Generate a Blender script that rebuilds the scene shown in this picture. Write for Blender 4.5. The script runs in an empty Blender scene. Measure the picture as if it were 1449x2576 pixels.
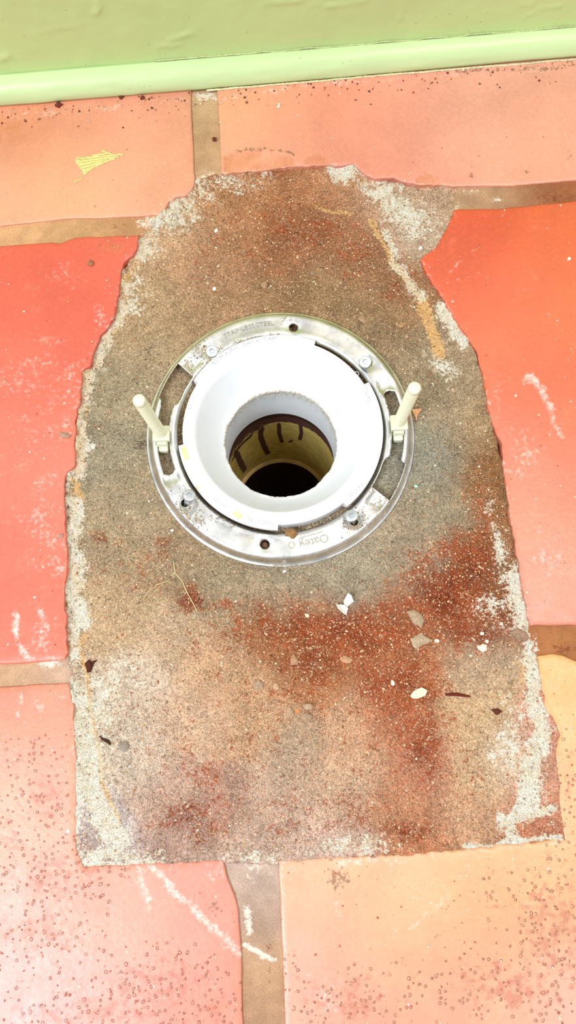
import bpy, bmesh, math, random
import numpy as np
from mathutils import Vector, Matrix
from mathutils.geometry import delaunay_2d_cdt

random.seed(7); RNG = np.random.default_rng(7)
SC = bpy.context.scene
COL = SC.collection

# ------------------------------------------------------------------ camera
F_PX, CX, CY = 1935.0, 724.5, 1288.0
TILT, YAW, CAM_H = math.radians(13.5), math.radians(-4.5), 0.49
cam_d = bpy.data.cameras.new('camera'); cam = bpy.data.objects.new('camera', cam_d); COL.objects.link(cam)
cam.location = (0, 0, CAM_H); cam.rotation_euler = (TILT, 0, YAW)
cam_d.sensor_fit = 'VERTICAL'; cam_d.sensor_height = 36.0; cam_d.lens = 36.0 * F_PX / 2576.0
cam_d.clip_start = 0.01; cam_d.clip_end = 50
SC.camera = cam

# ------------------------------------------------------------------ light
SC.view_settings.view_transform = 'Standard'; SC.view_settings.look = 'None'
SC.view_settings.gamma = 1.0; SC.view_settings.use_curve_mapping = False
SC.view_settings.exposure = -0.32
world = bpy.data.worlds.new('world'); SC.world = world; world.use_nodes = True
world.node_tree.nodes['Background'].inputs[0].default_value = (1.0, 0.985, 0.955, 1)
world.node_tree.nodes['Background'].inputs[1].default_value = 0.62
def area_light(name, loc, target, size, energy, color):
    d = bpy.data.lights.new(name, 'AREA'); d.size = size; d.energy = energy; d.color = color
    o = bpy.data.objects.new(name, d); COL.objects.link(o); o.location = loc
    o.rotation_euler = (Vector(target) - Vector(loc)).to_track_quat('-Z', 'Y').to_euler()
    return o
area_light('window_daylight', (-1.15, -0.75, 1.9), (0, 0.15, 0), 0.9, 62, (0.84, 0.92, 1.0))
area_light('ceiling_lamp', (0.75, 0.05, 2.2), (0, 0.15, 0), 0.45, 22, (1.0, 0.95, 0.86))

# ------------------------------------------------------------------ helpers
_ct, _st, _cp, _sp = math.cos(TILT), math.sin(TILT), math.cos(YAW), math.sin(YAW)
RX = np.array([[1, 0, 0], [0, _ct, -_st], [0, _st, _ct]]); RZ = np.array([[_cp, -_sp, 0], [_sp, _cp, 0], [0, 0, 1]])
RC = RZ @ RX
def ray(x, y): return RC @ np.array([(x - CX) / F_PX, -(y - CY) / F_PX, -1.0])
def fl(x, y, z=0.0):
    """surveyed point of the photograph -> world (x, y) on the level z"""
    d = ray(x, y); k = (z - CAM_H) / d[2]
    return np.array([d[0] * k, d[1] * k])
def fls(pts, z=0.0): return [tuple(fl(a, b, z)) for a, b in pts]
def survey(X, Y, Z=0.0):
    """world arrays -> survey coordinates (inverse of fl)"""
    P = np.stack([X, Y, np.zeros_like(X) + Z - CAM_H], -1) @ RC
    return CX - F_PX * P[..., 0] / P[..., 2], CY + F_PX * P[..., 1] / P[..., 2]

def lin(*c):
    return tuple((v / 255 / 12.92 if v <= 10 else ((v / 255 + 0.055) / 1.055) ** 2.4) for v in c)

def _hash(ix, iy, seed):
    h = (ix.astype(np.int64) * 374761393 + iy.astype(np.int64) * 668265263 + seed * 1442695041) & 0xffffffff
    h = ((h ^ (h >> 13)) * 1274126177) & 0xffffffff
    return ((h ^ (h >> 16)) & 0xffff) / 65535.0
def vnoise(x, y, seed=0):
    x = np.asarray(x, float); y = np.asarray(y, float)
    ix, iy = np.floor(x), np.floor(y); fx, fy = x - ix, y - iy
    fx = fx * fx * (3 - 2 * fx); fy = fy * fy * (3 - 2 * fy)
    a = _hash(ix, iy, seed); b = _hash(ix + 1, iy, seed); c = _hash(ix, iy + 1, seed); d = _hash(ix + 1, iy + 1, seed)
    return (a + (b - a) * fx) * (1 - fy) + (c + (d - c) * fx) * fy
def fbm(x, y, f, octv=4, seed=0):
    v = 0; a = 0.5; t = 0
    for i in range(octv):
        v = v + a * vnoise(x * f, y * f, seed + i * 17); t += a; a *= 0.5; f *= 2.03
    return v / t
def sstep(a, b, x):
    t = np.clip((x - a) / (b - a), 0, 1); return t * t * (3 - 2 * t)
def seg_dist(px, py, pts, closed=False):
    d = np.full(np.shape(px), 1e9); n = len(pts)
    for i in range(n if closed else n - 1):
        ax, ay = pts[i]; bx, by = pts[(i + 1) % n]
        vx, vy = bx - ax, by - ay; L = vx * vx + vy * vy + 1e-18
        t = np.clip(((px - ax) * vx + (py - ay) * vy) / L, 0, 1)
        d = np.minimum(d, (px - ax - t * vx) ** 2 + (py - ay - t * vy) ** 2)
    return np.sqrt(d)
def inside(px, py, pts):
    r = np.zeros(np.shape(px), bool); n = len(pts)
    for i in range(n):
        ax, ay = pts[i]; bx, by = pts[(i + 1) % n]
        if ay == by: continue
        c = ((ay > py) != (by > py)) & (px < (bx - ax) * (py - ay) / (by - ay) + ax)
        r ^= c
    return r

def props(o, label=None, cat=None, group=None, kind=None):
    if label: o['label'] = label
    if cat: o['category'] = cat
    if group: o['group'] = group
    if kind: o['kind'] = kind
    return o
def worldloc(o):
    v = Vector((0, 0, 0))
    while o: v += Vector(o.location); o = o.parent
    return v
def empty(name, loc, parent=None):
    o = bpy.data.objects.new(name, None); COL.objects.link(o); o.empty_display_size = 0.01
    o.parent = parent; o.location = Vector(loc) - (worldloc(parent) if parent else Vector((0, 0, 0)))
    return o
def mesh(name, verts, faces, mat, parent=None, origin=None, smooth=True, attrs=None):
    """one object; verts in world metres; origin = where its own origin is put"""
    V = np.asarray(verts, float)
    if origin is None: origin = np.array([V[:, 0].mean(), V[:, 1].mean(), V[:, 2].min()])
    origin = np.asarray(origin, float)
    me = bpy.data.meshes.new(name); me.from_pydata((V - origin).tolist(), [], faces)
    if smooth: me.polygons.foreach_set('use_smooth', [True] * len(me.polygons))
    for an, arr in (attrs or {}).items():
        a = me.attributes.new(an, 'FLOAT_COLOR', 'POINT'); arr = np.asarray(arr, float)
        if arr.shape[1] == 3: arr = np.c_[arr, np.ones(len(arr))]
        a.data.foreach_set('color', arr.ravel())
    me.update()
    me.materials.append(mat)
    o = bpy.data.objects.new(name, me); COL.objects.link(o); o.parent = parent
    o.location = Vector(origin) - (worldloc(parent) if parent else Vector((0, 0, 0)))
    return o
def fix_normals(o):
    bm = bmesh.new(); bm.from_mesh(o.data); bmesh.ops.recalc_face_normals(bm, faces=bm.faces); bm.to_mesh(o.data); bm.free()
    return o

def resample(pts, step, closed=True):
    out = []; n = len(pts)
    for i in range(n if closed else n - 1):
        a = np.array(pts[i], float); b = np.array(pts[(i + 1) % n], float)
        k = max(1, int(round(np.linalg.norm(b - a) / step)))
        for j in range(k): out.append(a + (b - a) * j / k)
    if not closed: out.append(np.array(pts[-1], float))
    return np.array(out)
def jitter(P, amp, f, seed):
    """irregular edge"""
    return P + amp * 2 * np.c_[fbm(P[:, 0], P[:, 1], f, 3, seed) - 0.5, fbm(P[:, 0], P[:, 1], f, 3, seed + 91) - 0.5]
def slab(outline, holes, step, zfun, thick, inset=None, extra=None, drop=None):
    """plate of any outline: CDT top at zfun(x, y, dist to edge), skirt and flat bottom. Returns verts, faces, n_top"""
    loops = [np.asarray(outline)] + [np.asarray(h) for h in holes]
    pts = []; edges = []
    for L in loops:
        s = len(pts); pts += [tuple(p) for p in L]; edges += [(s + i, s + (i + 1) % len(L)) for i in range(len(L))]
    nb = len(pts)
    O = loops[0]; x0, y0 = O.min(0); x1, y1 = O.max(0)
    gx, gy = np.meshgrid(np.arange(x0 + step / 2, x1, step), np.arange(y0 + step / 2, y1, step)); gx = gx.ravel(); gy = gy.ravel()
    gx = gx + RNG.uniform(-.15, .15, gx.shape) * step; gy = gy + RNG.uniform(-.15, .15, gy.shape) * step
    ok = inside(gx, gy, O.tolist())
    for h in loops[1:]: ok &= ~inside(gx, gy, h.tolist())
    gx, gy = gx[ok], gy[ok]
    dd = np.full(gx.shape, 1e9)
    for L in loops: dd = np.minimum(dd, seg_dist(gx, gy, L.tolist(), True))
    keep = dd > (inset * 1.6 if inset else step * 0.5)
    if drop is not None: keep &= ~drop(gx, gy)
    pts += list(zip(gx[keep], gy[keep]))
    if extra is not None:
        ex = np.asarray(extra); oke = inside(ex[:, 0], ex[:, 1], O.tolist())
        for h in loops[1:]: oke &= ~inside(ex[:, 0], ex[:, 1], h.tolist())
        de = np.full(len(ex), 1e9)
        for L in loops: de = np.minimum(de, seg_dist(ex[:, 0], ex[:, 1], L.tolist(), True))
        pts += [tuple(p) for p in ex[oke & (de > .00022)]]
    if inset:
        for L in loops:
            t = np.roll(L, -1, 0) - np.roll(L, 1, 0); t /= np.linalg.norm(t, axis=1)[:, None] + 1e-12
            nrm = np.c_[-t[:, 1], t[:, 0]]
            Q = L + nrm * inset; bad = inside(Q[:, 0], Q[:, 1], O.tolist())
            for h in loops[1:]: bad &= ~inside(Q[:, 0], Q[:, 1], h.tolist())
            if bad.mean() < 0.5: Q = L - nrm * inset
            okq = inside(Q[:, 0], Q[:, 1], O.tolist())
            for h in loops[1:]: okq &= ~inside(Q[:, 0], Q[:, 1], h.tolist())
            dq = np.full(len(Q), 1e9)
            for M in loops: dq = np.minimum(dq, seg_dist(Q[:, 0], Q[:, 1], M.tolist(), True))
            okq &= dq > inset * 0.7
            pts += [tuple(p) for p in Q[okq]]
    r = delaunay_2d_cdt([Vector(p) for p in pts], edges, [], 0, 1e-7)
    P = np.array([tuple(v) for v in r[0]]); T = [tuple(f) for f in r[2]]
    cen = np.array([P[list(f)].mean(0) for f in T])
    ok = inside(cen[:, 0], cen[:, 1], O.tolist())
    for h in loops[1:]: ok &= ~inside(cen[:, 0], cen[:, 1], h.tolist())
    T = [f for f, k in zip(T, ok) if k]
    d = np.full(len(P), 1e9)
    for L in loops: d = np.minimum(d, seg_dist(P[:, 0], P[:, 1], L.tolist(), True))
    d[d < 1e-6] = 0
    z = zfun(P[:, 0], P[:, 1], d)
    # orientation up
    F = []
    for f in T:
        a, b, c = P[f[0]], P[f[1]], P[f[2]]
        F.append(f if (b[0] - a[0]) * (c[1] - a[1]) - (b[1] - a[1]) * (c[0] - a[0]) > 0 else f[::-1])
    n = len(P)
    zb = thick(P[:, 0], P[:, 1], z) if callable(thick) else z - thick
    V = np.r_[np.c_[P, z], np.c_[P, zb]]
    ec = {}
    for f in F:
        for i in range(len(f)): ec[(f[i], f[(i + 1) % len(f)])] = 1
    S = [(b, a, a + n, b + n) for (a, b) in ec if (b, a) not in ec]
    # separate rim for a crisp side
    return V, F + [tuple(i + n for i in f[::-1]) for f in F] + S, n, d

def lathe(profile, n, close=True, center=(0, 0), rad=None, t0=0.0):
    """profile [(r, z)] -> verts, faces"""
    V = []; F = []
    for k, (r, z) in enumerate(profile):
        for i in range(n):
            a = t0 + 2 * math.pi * i / n
            V.append((center[0] + r * math.cos(a), center[1] + r * math.sin(a), z))
    for k in range(len(profile) - 1):
        for i in range(n):
            j = (i + 1) % n
            F.append((k * n + i, k * n + j, (k + 1) * n + j, (k + 1) * n + i))
    return V, F
def tube(path, r, n=6):
    path = [Vector(p) for p in path]; V = []; F = []
    for i, p in enumerate(path):
        t = (path[min(i + 1, len(path) - 1)] - path[max(i - 1, 0)]).normalized()
        u = t.cross(Vector((0, 0, 1)));
        if u.length < 1e-4: u = t.cross(Vector((0, 1, 0)))
        u.normalize(); w = t.cross(u); rr = r * (1 if 0 < i < len(path) - 1 else 0.5)
        for k in range(n):
            a = 2 * math.pi * k / n; V.append(tuple(p + u * math.cos(a) * rr + w * math.sin(a) * rr))
    for i in range(len(path) - 1):
        for k in range(n):
            j = (k + 1) % n; F.append((i * n + k, i * n + j, (i + 1) * n + j, (i + 1) * n + k))
    F.append(tuple(range(n))[::-1]); F.append(tuple(range((len(path) - 1) * n, len(path) * n)))
    return V, F

# ------------------------------------------------------------------ node helper
class NT:
    def __init__(s, name):
        s.m = bpy.data.materials.new(name); s.m.use_nodes = True; s.t = s.m.node_tree; s.b = s.t.nodes['Principled BSDF']
        tc = s.t.nodes.new('ShaderNodeTexCoord'); s.co = tc.outputs['Object']
    def n(s, typ, **kw):
        o = s.t.nodes.new(typ)
        for k, v in kw.items(): setattr(o, k, v)
        return o
    def put(s, inp, v):
        if isinstance(v, bpy.types.NodeSocket): s.t.links.new(v, inp)
        else: inp.default_value = v
    def noise(s, scale, detail=4, rough=0.6, co=None, dist=0.0):
        o = s.n('ShaderNodeTexNoise'); s.put(o.inputs['Vector'], co or s.co); o.inputs['Scale'].default_value = scale
        o.inputs['Detail'].default_value = detail; o.inputs['Roughness'].default_value = rough; o.inputs['Distortion'].default_value = dist
        return o.outputs['Fac']
    def voro(s, scale, out='Distance', feature='F1', rnd=1.0):
        o = s.n('ShaderNodeTexVoronoi', feature=feature); s.put(o.inputs['Vector'], s.co); o.inputs['Scale'].default_value = scale
        o.inputs['Randomness'].default_value = rnd
        return o.outputs[out]
    def math(s, op, a, b=0.0, c=0.0):
        o = s.n('ShaderNodeMath', operation=op); s.put(o.inputs[0], a); s.put(o.inputs[1], b); s.put(o.inputs[2], c); return o.outputs[0]
    def ramp(s, v, a, b, c=0.0, d=1.0, smooth=True):
        o = s.n('ShaderNodeMapRange'); o.interpolation_type = 'SMOOTHSTEP' if smooth else 'LINEAR'
        for i, x in enumerate((v, a, b, c, d)): s.put(o.inputs[i], x)
        return o.outputs[0]
    def mix(s, f, a, b, blend='MIX'):
        o = s.n('ShaderNodeMix', data_type='RGBA', blend_type=blend)
        s.put(o.inputs[0], f)
        for i, v in ((6, a), (7, b)):
            if not isinstance(v, bpy.types.NodeSocket): v = tuple(v)[:3] + (1,)
            s.put(o.inputs[i], v)
        return o.outputs[2]
    def attr(s, name):
        o = s.n('ShaderNodeAttribute'); o.attribute_name = name
        q = s.n('ShaderNodeSeparateColor'); s.t.links.new(o.outputs['Color'], q.inputs[0])
        return o.outputs['Color'], q.outputs[0], q.outputs[1], q.outputs[2]
    def scaled(s, c, f):   # colour * value
        o = s.n('ShaderNodeVectorMath', operation='SCALE'); s.put(o.inputs[0], c); s.put(o.inputs['Scale'], f); return o.outputs[0]
    def bump(s, h, dist, strength=1.0, prev=None):
        o = s.n('ShaderNodeBump'); s.put(o.inputs['Height'], h); o.inputs['Distance'].default_value = dist; o.inputs['Strength'].default_value = strength
        if prev: s.put(o.inputs['Normal'], prev)
        return o.outputs[0]
    def done(s, color, rough=0.6, normal=None, metal=0.0, spec=0.5, coat=0.0, coat_rough=0.2, sss=0.0):
        s.put(s.b.inputs['Base Color'], color if isinstance(color, bpy.types.NodeSocket) else tuple(color)[:3] + (1,))
        s.put(s.b.inputs['Roughness'], rough); s.put(s.b.inputs['Metallic'], metal); s.put(s.b.inputs['Specular IOR Level'], spec)
        s.put(s.b.inputs['Coat Weight'], coat); s.put(s.b.inputs['Coat Roughness'], coat_rough)
        if normal: s.put(s.b.inputs['Normal'], normal)
        return s.m

def grains(t, scale, amount=0.0012):
    """pebbly cells: distance, and two random values per grain"""
    nz = t.n('ShaderNodeTexNoise'); t.put(nz.inputs['Vector'], t.co); nz.inputs['Scale'].default_value = scale * .9; nz.inputs['Detail'].default_value = 2
    sub = t.n('ShaderNodeVectorMath', operation='SUBTRACT'); t.put(sub.inputs[0], nz.outputs['Color']); sub.inputs[1].default_value = (.5, .5, .5)
    sc = t.scaled(sub.outputs[0], amount); ad = t.n('ShaderNodeVectorMath', operation='ADD'); t.put(ad.inputs[0], t.co); t.put(ad.inputs[1], sc)
    v = t.n('ShaderNodeTexVoronoi'); t.put(v.inputs['Vector'], ad.outputs[0]); v.inputs['Scale'].default_value = scale
    q = t.n('ShaderNodeSeparateColor'); t.put(q.inputs[0], v.outputs['Color'])
    return v.outputs['Distance'], q.outputs[0], q.outputs[1]
def mat_bed():
    t = NT('mortar_bed')
    base, _, _, _ = t.attr('base'); _, red, white, orange = t.attr('cover'); _, dark, ored, _ = t.attr('cover2')
    n1 = t.noise(110, 6, 0.68); n2 = t.noise(480, 5, 0.72); n3 = t.noise(1500, 3, 0.65); n4 = t.noise(55, 5, 0.6)
    gd, ga, gb = grains(t, 820, .0010); hd, ha, hb = grains(t, 1500, .0005)
    def cover(c, k1=1.5, k2=.5, k3=.5, w=0.12):
        v = t.math('ADD', c, t.math('MULTIPLY', t.math('SUBTRACT', n1, 0.5), k1))
        v = t.math('ADD', v, t.math('MULTIPLY', t.math('SUBTRACT', ga, .5), k2)); v = t.math('ADD', v, t.math('MULTIPLY', t.math('SUBTRACT', n2, .5), k3 * 2))
        return t.math('MULTIPLY', t.ramp(v, 0.5 - w, 0.5 + w), t.ramp(c, 0.03, 0.2))
    col = t.scaled(base, t.ramp(n4, 0.35, 0.65, 0.88, 1.12))
    col = t.mix(t.math('MULTIPLY', cover(red, 1.9, .30, .75, .24), 0.86), col, t.mix(t.ramp(n4, .35, .65), lin(138, 54, 20), lin(182, 90, 48)))
    col = t.mix(t.math('MULTIPLY', cover(dark), 0.8), col, lin(104, 88, 76))
    col = t.mix(t.math('MULTIPLY', cover(orange, 1.2, .4, .6), 0.9), col, t.mix(n2, lin(232, 140, 62), lin(255, 220, 160)))
    wm = cover(white, 1.8, .35, .9, .2); om = cover(orange, 1.2, .4, .6)
    col = t.mix(t.math('MULTIPLY', wm, 0.95), col, t.mix(t.ramp(n1, .4, .6), lin(244, 222, 186), lin(255, 248, 230)))
    # grain by grain
    col = t.scaled(col, t.ramp(gb, 0, 1, 0.86, 1.16, False)); col = t.scaled(col, t.ramp(hb, 0, 1, 0.80, 1.22, False))
    col = t.scaled(col, t.ramp(n2, 0.35, 0.65, 0.84, 1.14, False))
    col = t.mix(t.math('MULTIPLY', wm, .5), col, lin(255, 246, 226)); col = t.mix(t.math('MULTIPLY', om, .35), col, lin(255, 206, 132))
    pale = t.math('MULTIPLY', t.ramp(ha, .93, .96), .55); col = t.mix(pale, col, lin(244, 222, 190))
    dk = t.math('MULTIPLY', t.ramp(ga, .025, .015), .45); col = t.mix(dk, col, lin(84, 50, 32))
    nb = t.bump(hd, -0.0006, 0.8); nb = t.bump(gd, -0.0014, 0.75, nb); nb = t.bump(n2, 0.0022, 0.8, nb)
    return t.done(col, 0.92, nb, spec=0.25)
def mat_grout():
    t = NT('grout')
    base, _, _, _ = t.attr('base'); _, red, white, _ = t.attr('cover')
    n2 = t.noise(420, 5, .7); n3 = t.noise(1400, 3, .65); n4 = t.noise(60, 5, .6)
    col = t.scaled(base, t.ramp(n4, .3, .7, .84, 1.16))
    wv = t.math('ADD', white, t.math('MULTIPLY', t.math('SUBTRACT', n2, .5), 1.8))
    col = t.mix(t.math('MULTIPLY', t.ramp(wv, .35, .65), t.ramp(white, .03, .2)), col, lin(236, 222, 204))
    rv = t.math('ADD', red, t.math('MULTIPLY', t.math('SUBTRACT', n2, .5), 1.8))
    col = t.mix(t.math('MULTIPLY', t.ramp(rv, .35, .65), t.ramp(red, .03, .2)), col, lin(140, 78, 48))
    col = t.scaled(col, t.ramp(n3, .25, .75, .74, 1.26, False))
    nb = t.bump(n3, .0008, .7); nb = t.bump(n2, .0012, .6, nb)
    return t.done(col, .9, nb, spec=.25)
def mat_tile():
    t = NT('terracotta_tile')
    base, _, _, _ = t.attr('base'); _, haze, blis, stain = t.attr('cover'); _, dark, _, _ = t.attr('cover2')
    n0 = t.noise(14, 5, .6); n1 = t.noise(70, 6, .65); n2 = t.noise(330, 5, .7); n3 = t.noise(1100, 2, .6)
    col = t.scaled(base, t.ramp(n0, .3, .7, .90, 1.10))
    col = t.mix(t.ramp(n1, .56, .78, 0, .30), col, lin(250, 150, 110))
    col = t.mix(t.math('MULTIPLY', stain, t.ramp(n1, .3, .6)), col, lin(196, 122, 76))
    # white chalk / dust, worn into flecks
    gd, ga, gb = grains(t, 480, .0016)
    hv = t.math('ADD', haze, t.math('MULTIPLY', t.math('SUBTRACT', t.math('ADD', t.math('MULTIPLY', n2, .5), t.math('MULTIPLY', n1, .5)), .5), 2.4))
    hv = t.math('ADD', hv, t.math('MULTIPLY', t.math('SUBTRACT', ga, .5), .35))
    hz = t.math('MULTIPLY', t.ramp(hv, .34, 1.12), t.ramp(haze, .03, .3))
    col = t.mix(t.math('MULTIPLY', hz, .72), col, lin(253, 226, 216))
    col = t.scaled(col, t.ramp(n2, .3, .7, .93, 1.07, False))
    # dark grimy patches
    dv = t.math('ADD', dark, t.math('MULTIPLY', t.math('SUBTRACT', n2, .5), 2.4))
    col = t.mix(t.math('MULTIPLY', t.math('MULTIPLY', t.ramp(dv, .4, .6), t.ramp(dark, .03, .2)), .75), col, lin(128, 92, 66))
    # blister rings in the sealer
    vd, va, vb = grains(t, 300, .0020); vr = t.ramp(vb, 0, 1, .16, .27, False)
    keep = t.math('MULTIPLY', t.ramp(t.math('SUBTRACT', t.math('MULTIPLY', t.math('ADD', blis, t.math('MULTIPLY', t.math('SUBTRACT', n1, .5), 1.3)), 1.75), va), -.06, .06), t.ramp(blis, .05, .25))
    ring = t.ramp(t.math('ABSOLUTE', t.math('SUBTRACT', vd, vr)), .13, .03); dot = t.ramp(vd, t.math('ADD', vr, .05), t.math('SUBTRACT', vr, .06))
    col = t.mix(t.math('MULTIPLY', t.math('MULTIPLY', ring, keep), t.ramp(n1, .35, .65, .40, .85)), col, lin(150, 76, 58))
    blot = t.math('MULTIPLY', t.ramp(t.math('ADD', blis, t.math('MULTIPLY', t.math('SUBTRACT', t.noise(180, 4, .7), .5), 2.4)), .55, .95), t.ramp(blis, .1, .4)); col = t.mix(t.math('MULTIPLY', blot, .60), col, lin(186, 112, 92))
    col = t.mix(t.math('MULTIPLY', t.math('MULTIPLY', dot, keep), .25), col, lin(216, 150, 130))
    # odd fleck
    fk = t.math('MULTIPLY', t.ramp(t.voro(260), .11, .06), t.ramp(t.noise(45, 3), .50, .60))
    col = t.mix(t.math('MULTIPLY', fk, .7), col, lin(255, 232, 214))
    fd = t.math('MULTIPLY', t.ramp(t.voro(150), .06, .03), t.ramp(t.noise(33, 3), .52, .6))
    col = t.mix(t.math('MULTIPLY', fd, .75), col, lin(130, 66, 44))
    nb = t.bump(n0, .0015, .30); nb = t.bump(n2, .0005, .45, nb); nb = t.bump(t.math('MULTIPLY', dot, keep), .0006, .7, nb)
    rough = t.math('ADD', t.ramp(n1, .3, .7, .26, .40), t.math('MULTIPLY', hz, .3))
    return t.done(col, rough, nb, spec=.5)
def mat_plain(name, c, rough=.6, var=.12, scale=300, bump=.0004, metal=0., spec=.5, sss=0.0):
    t = NT(name); n = t.noise(scale, 4, .6); n2 = t.noise(scale * 4, 3, .6)
    col = t.scaled(t.mix(0.0, c, c), t.ramp(n, .3, .7, 1 - var, 1 + var))
    nb = t.bump(n2, bump, .6)
    return t.done(col, rough, nb, metal=metal, spec=spec)
def mat_vcol(name, rough=.85, bump=.0006, var=.2, spec=.3):
    t = NT(name); base, _, _, _ = t.attr('base'); n = t.noise(900, 4, .65)
    return t.done(t.scaled(base, t.ramp(n, .3, .7, 1 - var, 1 + var)), rough, t.bump(n, bump, .8), spec=spec)
def mat_wall(name, c, bump=.0012):
    t = NT(name); n = t.noise(28, 5, .55); n2 = t.noise(160, 4, .6); n3 = t.noise(7, 3, .5)
    sz = t.n('ShaderNodeSeparateXYZ'); t.put(sz.inputs[0], t.co)
    col = t.scaled(t.mix(t.ramp(sz.outputs[2], .299, .301), c, (.80, .80, .77)), t.ramp(n3, .3, .7, .95, 1.05))  # unseen upper wall is off-white to keep the steel ring's reflections pale
    fd = t.math('MULTIPLY', t.ramp(t.voro(150), .07, .035), t.ramp(t.noise(30, 3), .44, .52))
    col = t.mix(t.math('MULTIPLY', fd, .8), col, lin(92, 84, 40))
    nb = t.bump(n, bump, .5); nb = t.bump(n2, .0003, .35, nb)
    return t.done(col, .36, nb, spec=.5)
def mat_steel():
    t = NT('stainless_steel'); _, dirt, rub, _ = t.attr('cover')
    n1 = t.noise(70, 5, .6); n2 = t.noise(500, 5, .7); n3 = t.noise(1500, 3, .6)
    m = t.math('MULTIPLY', t.ramp(t.math('ADD', dirt, t.math('MULTIPLY', t.math('SUBTRACT', n2, .5), 2.4)), .42, .62), t.ramp(dirt, .03, .2))
    m2 = t.math('MULTIPLY', t.ramp(t.math('ADD', rub, t.math('MULTIPLY', t.math('SUBTRACT', n2, .5), 1.2)), .3, .8), t.ramp(rub, .03, .2))
    steel = t.mix(t.ramp(n1, .38, .62), lin(222, 223, 222), lin(244, 243, 238))
    col = t.mix(t.math('MULTIPLY', m2, .55), steel, lin(222, 206, 176))
    col = t.mix(m, col, t.mix(t.ramp(n3, .4, .6), lin(150, 122, 86), lin(236, 218, 186)))
    metal = t.math('MULTIPLY', t.math('SUBTRACT', 1.0, m), t.math('SUBTRACT', 1.0, t.math('MULTIPLY', m2, .5)))
    rough = t.math('ADD', t.ramp(n1, .3, .7, .24, .36), t.math('MULTIPLY', m, .45))
    nb = t.bump(n1, .0006, .35); nb = t.bump(t.math('MULTIPLY', m, n3), .001, .8, nb); nb = t.bump(n2, .00012, .3, nb)
    return t.done(col, rough, nb, metal=metal, spec=.5)
def mat_pvc():
    t = NT('white_pvc'); _, dirt, yel, mag = t.attr('cover')
    n1 = t.noise(60, 5, .6); n2 = t.noise(600, 4, .7)
    col = t.mix(t.ramp(n1, .3, .7), lin(236, 239, 243), lin(243, 244, 246))
    def cv(c, k=2.2, a=.42, b=.62): return t.math('MULTIPLY', t.ramp(t.math('ADD', c, t.math('MULTIPLY', t.math('SUBTRACT', n2, .5), k)), a, b), t.ramp(c, .03, .2))
    col = t.mix(t.math('MULTIPLY', cv(yel), .8), col, lin(238, 208, 110))
    col = t.mix(t.math('MULTIPLY', cv(mag), .6), col, lin(236, 178, 204))
    col = t.mix(t.math('MULTIPLY', cv(dirt), .75), col, lin(196, 172, 132))
    fd = t.math('MULTIPLY', t.ramp(t.voro(330), .07, .035), t.ramp(t.noise(60, 3), .54, .62))
    col = t.mix(t.math('MULTIPLY', fd, .7), col, lin(120, 96, 70))
    return t.done(col, .34, t.bump(n1, .0004, .25), spec=.5)
def mat_pipe():
    t = NT('tan_pipe'); base, _, _, _ = t.attr('base'); _, pur, dk, _ = t.attr('cover')
    n1 = t.noise(120, 5, .65); n2 = t.noise(500, 4, .7)
    col = t.scaled(base, t.ramp(n1, .3, .7, .82, 1.18))
    def cv(c, k=1.4): return t.math('MULTIPLY', t.ramp(t.math('ADD', c, t.math('MULTIPLY', t.math('SUBTRACT', t.math('ADD', t.math('MULTIPLY', n1, .5), t.math('MULTIPLY', n2, .5)), .5), k)), .42, .58), t.ramp(c, .03, .2))
    col = t.mix(t.math('MULTIPLY', cv(pur), .93), col, t.mix(n2, lin(46, 12, 34), lin(92, 34, 66)))
    col = t.mix(t.math('MULTIPLY', cv(dk, 2.0), .85), col, lin(56, 36, 26))
    return t.done(col, .32, t.bump(n2, .0006, .5), spec=.5)

M = dict(bed=mat_bed(), grout=mat_grout(), tile=mat_tile(), wall=mat_wall('green_wall_paint', (.56, .73, .32)),
         trim=mat_wall('green_trim_paint', (.58, .73, .37), .0006), steel=mat_steel(), pvc=mat_pvc(), pipe=mat_pipe(),
         pvc_mark=mat_plain('darkened_pvc_lettering', lin(206, 208, 210), .5, .1, 900, .0001), steel_mark=mat_plain('dull_steel_lettering', lin(176, 172, 160), .45, .2, 900, .0002, metal=.55),  # letters darkened in colour in place of relief shading lost to overexposure
         nylon=mat_plain('ivory_nylon', lin(236, 236, 204), .42, .03, 200, .0001),
         zinc=mat_plain('zinc_screw', lin(206, 210, 216), .34, .14, 700, .0003, metal=.9),
         black=mat_plain('dark_recess', lin(60, 52, 46), .8), vcol=mat_vcol('loose_bits'),
         paper=mat_plain('white_flake', lin(246, 240, 226), .7, .06, 500, .0003),
         paint=mat_plain('green_paint_smear', lin(236, 216, 140), .5, .16, 900, .0003),
         fibre=mat_plain('straw_fibre', lin(236, 206, 150), .7),
         caulk_pale=mat_plain('pale_caulk', lin(226, 218, 172), .6, .2, 500, .0008), caulk=mat_plain('green_caulk', lin(196, 204, 146), .5, .14, 350, .0008))

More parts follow.
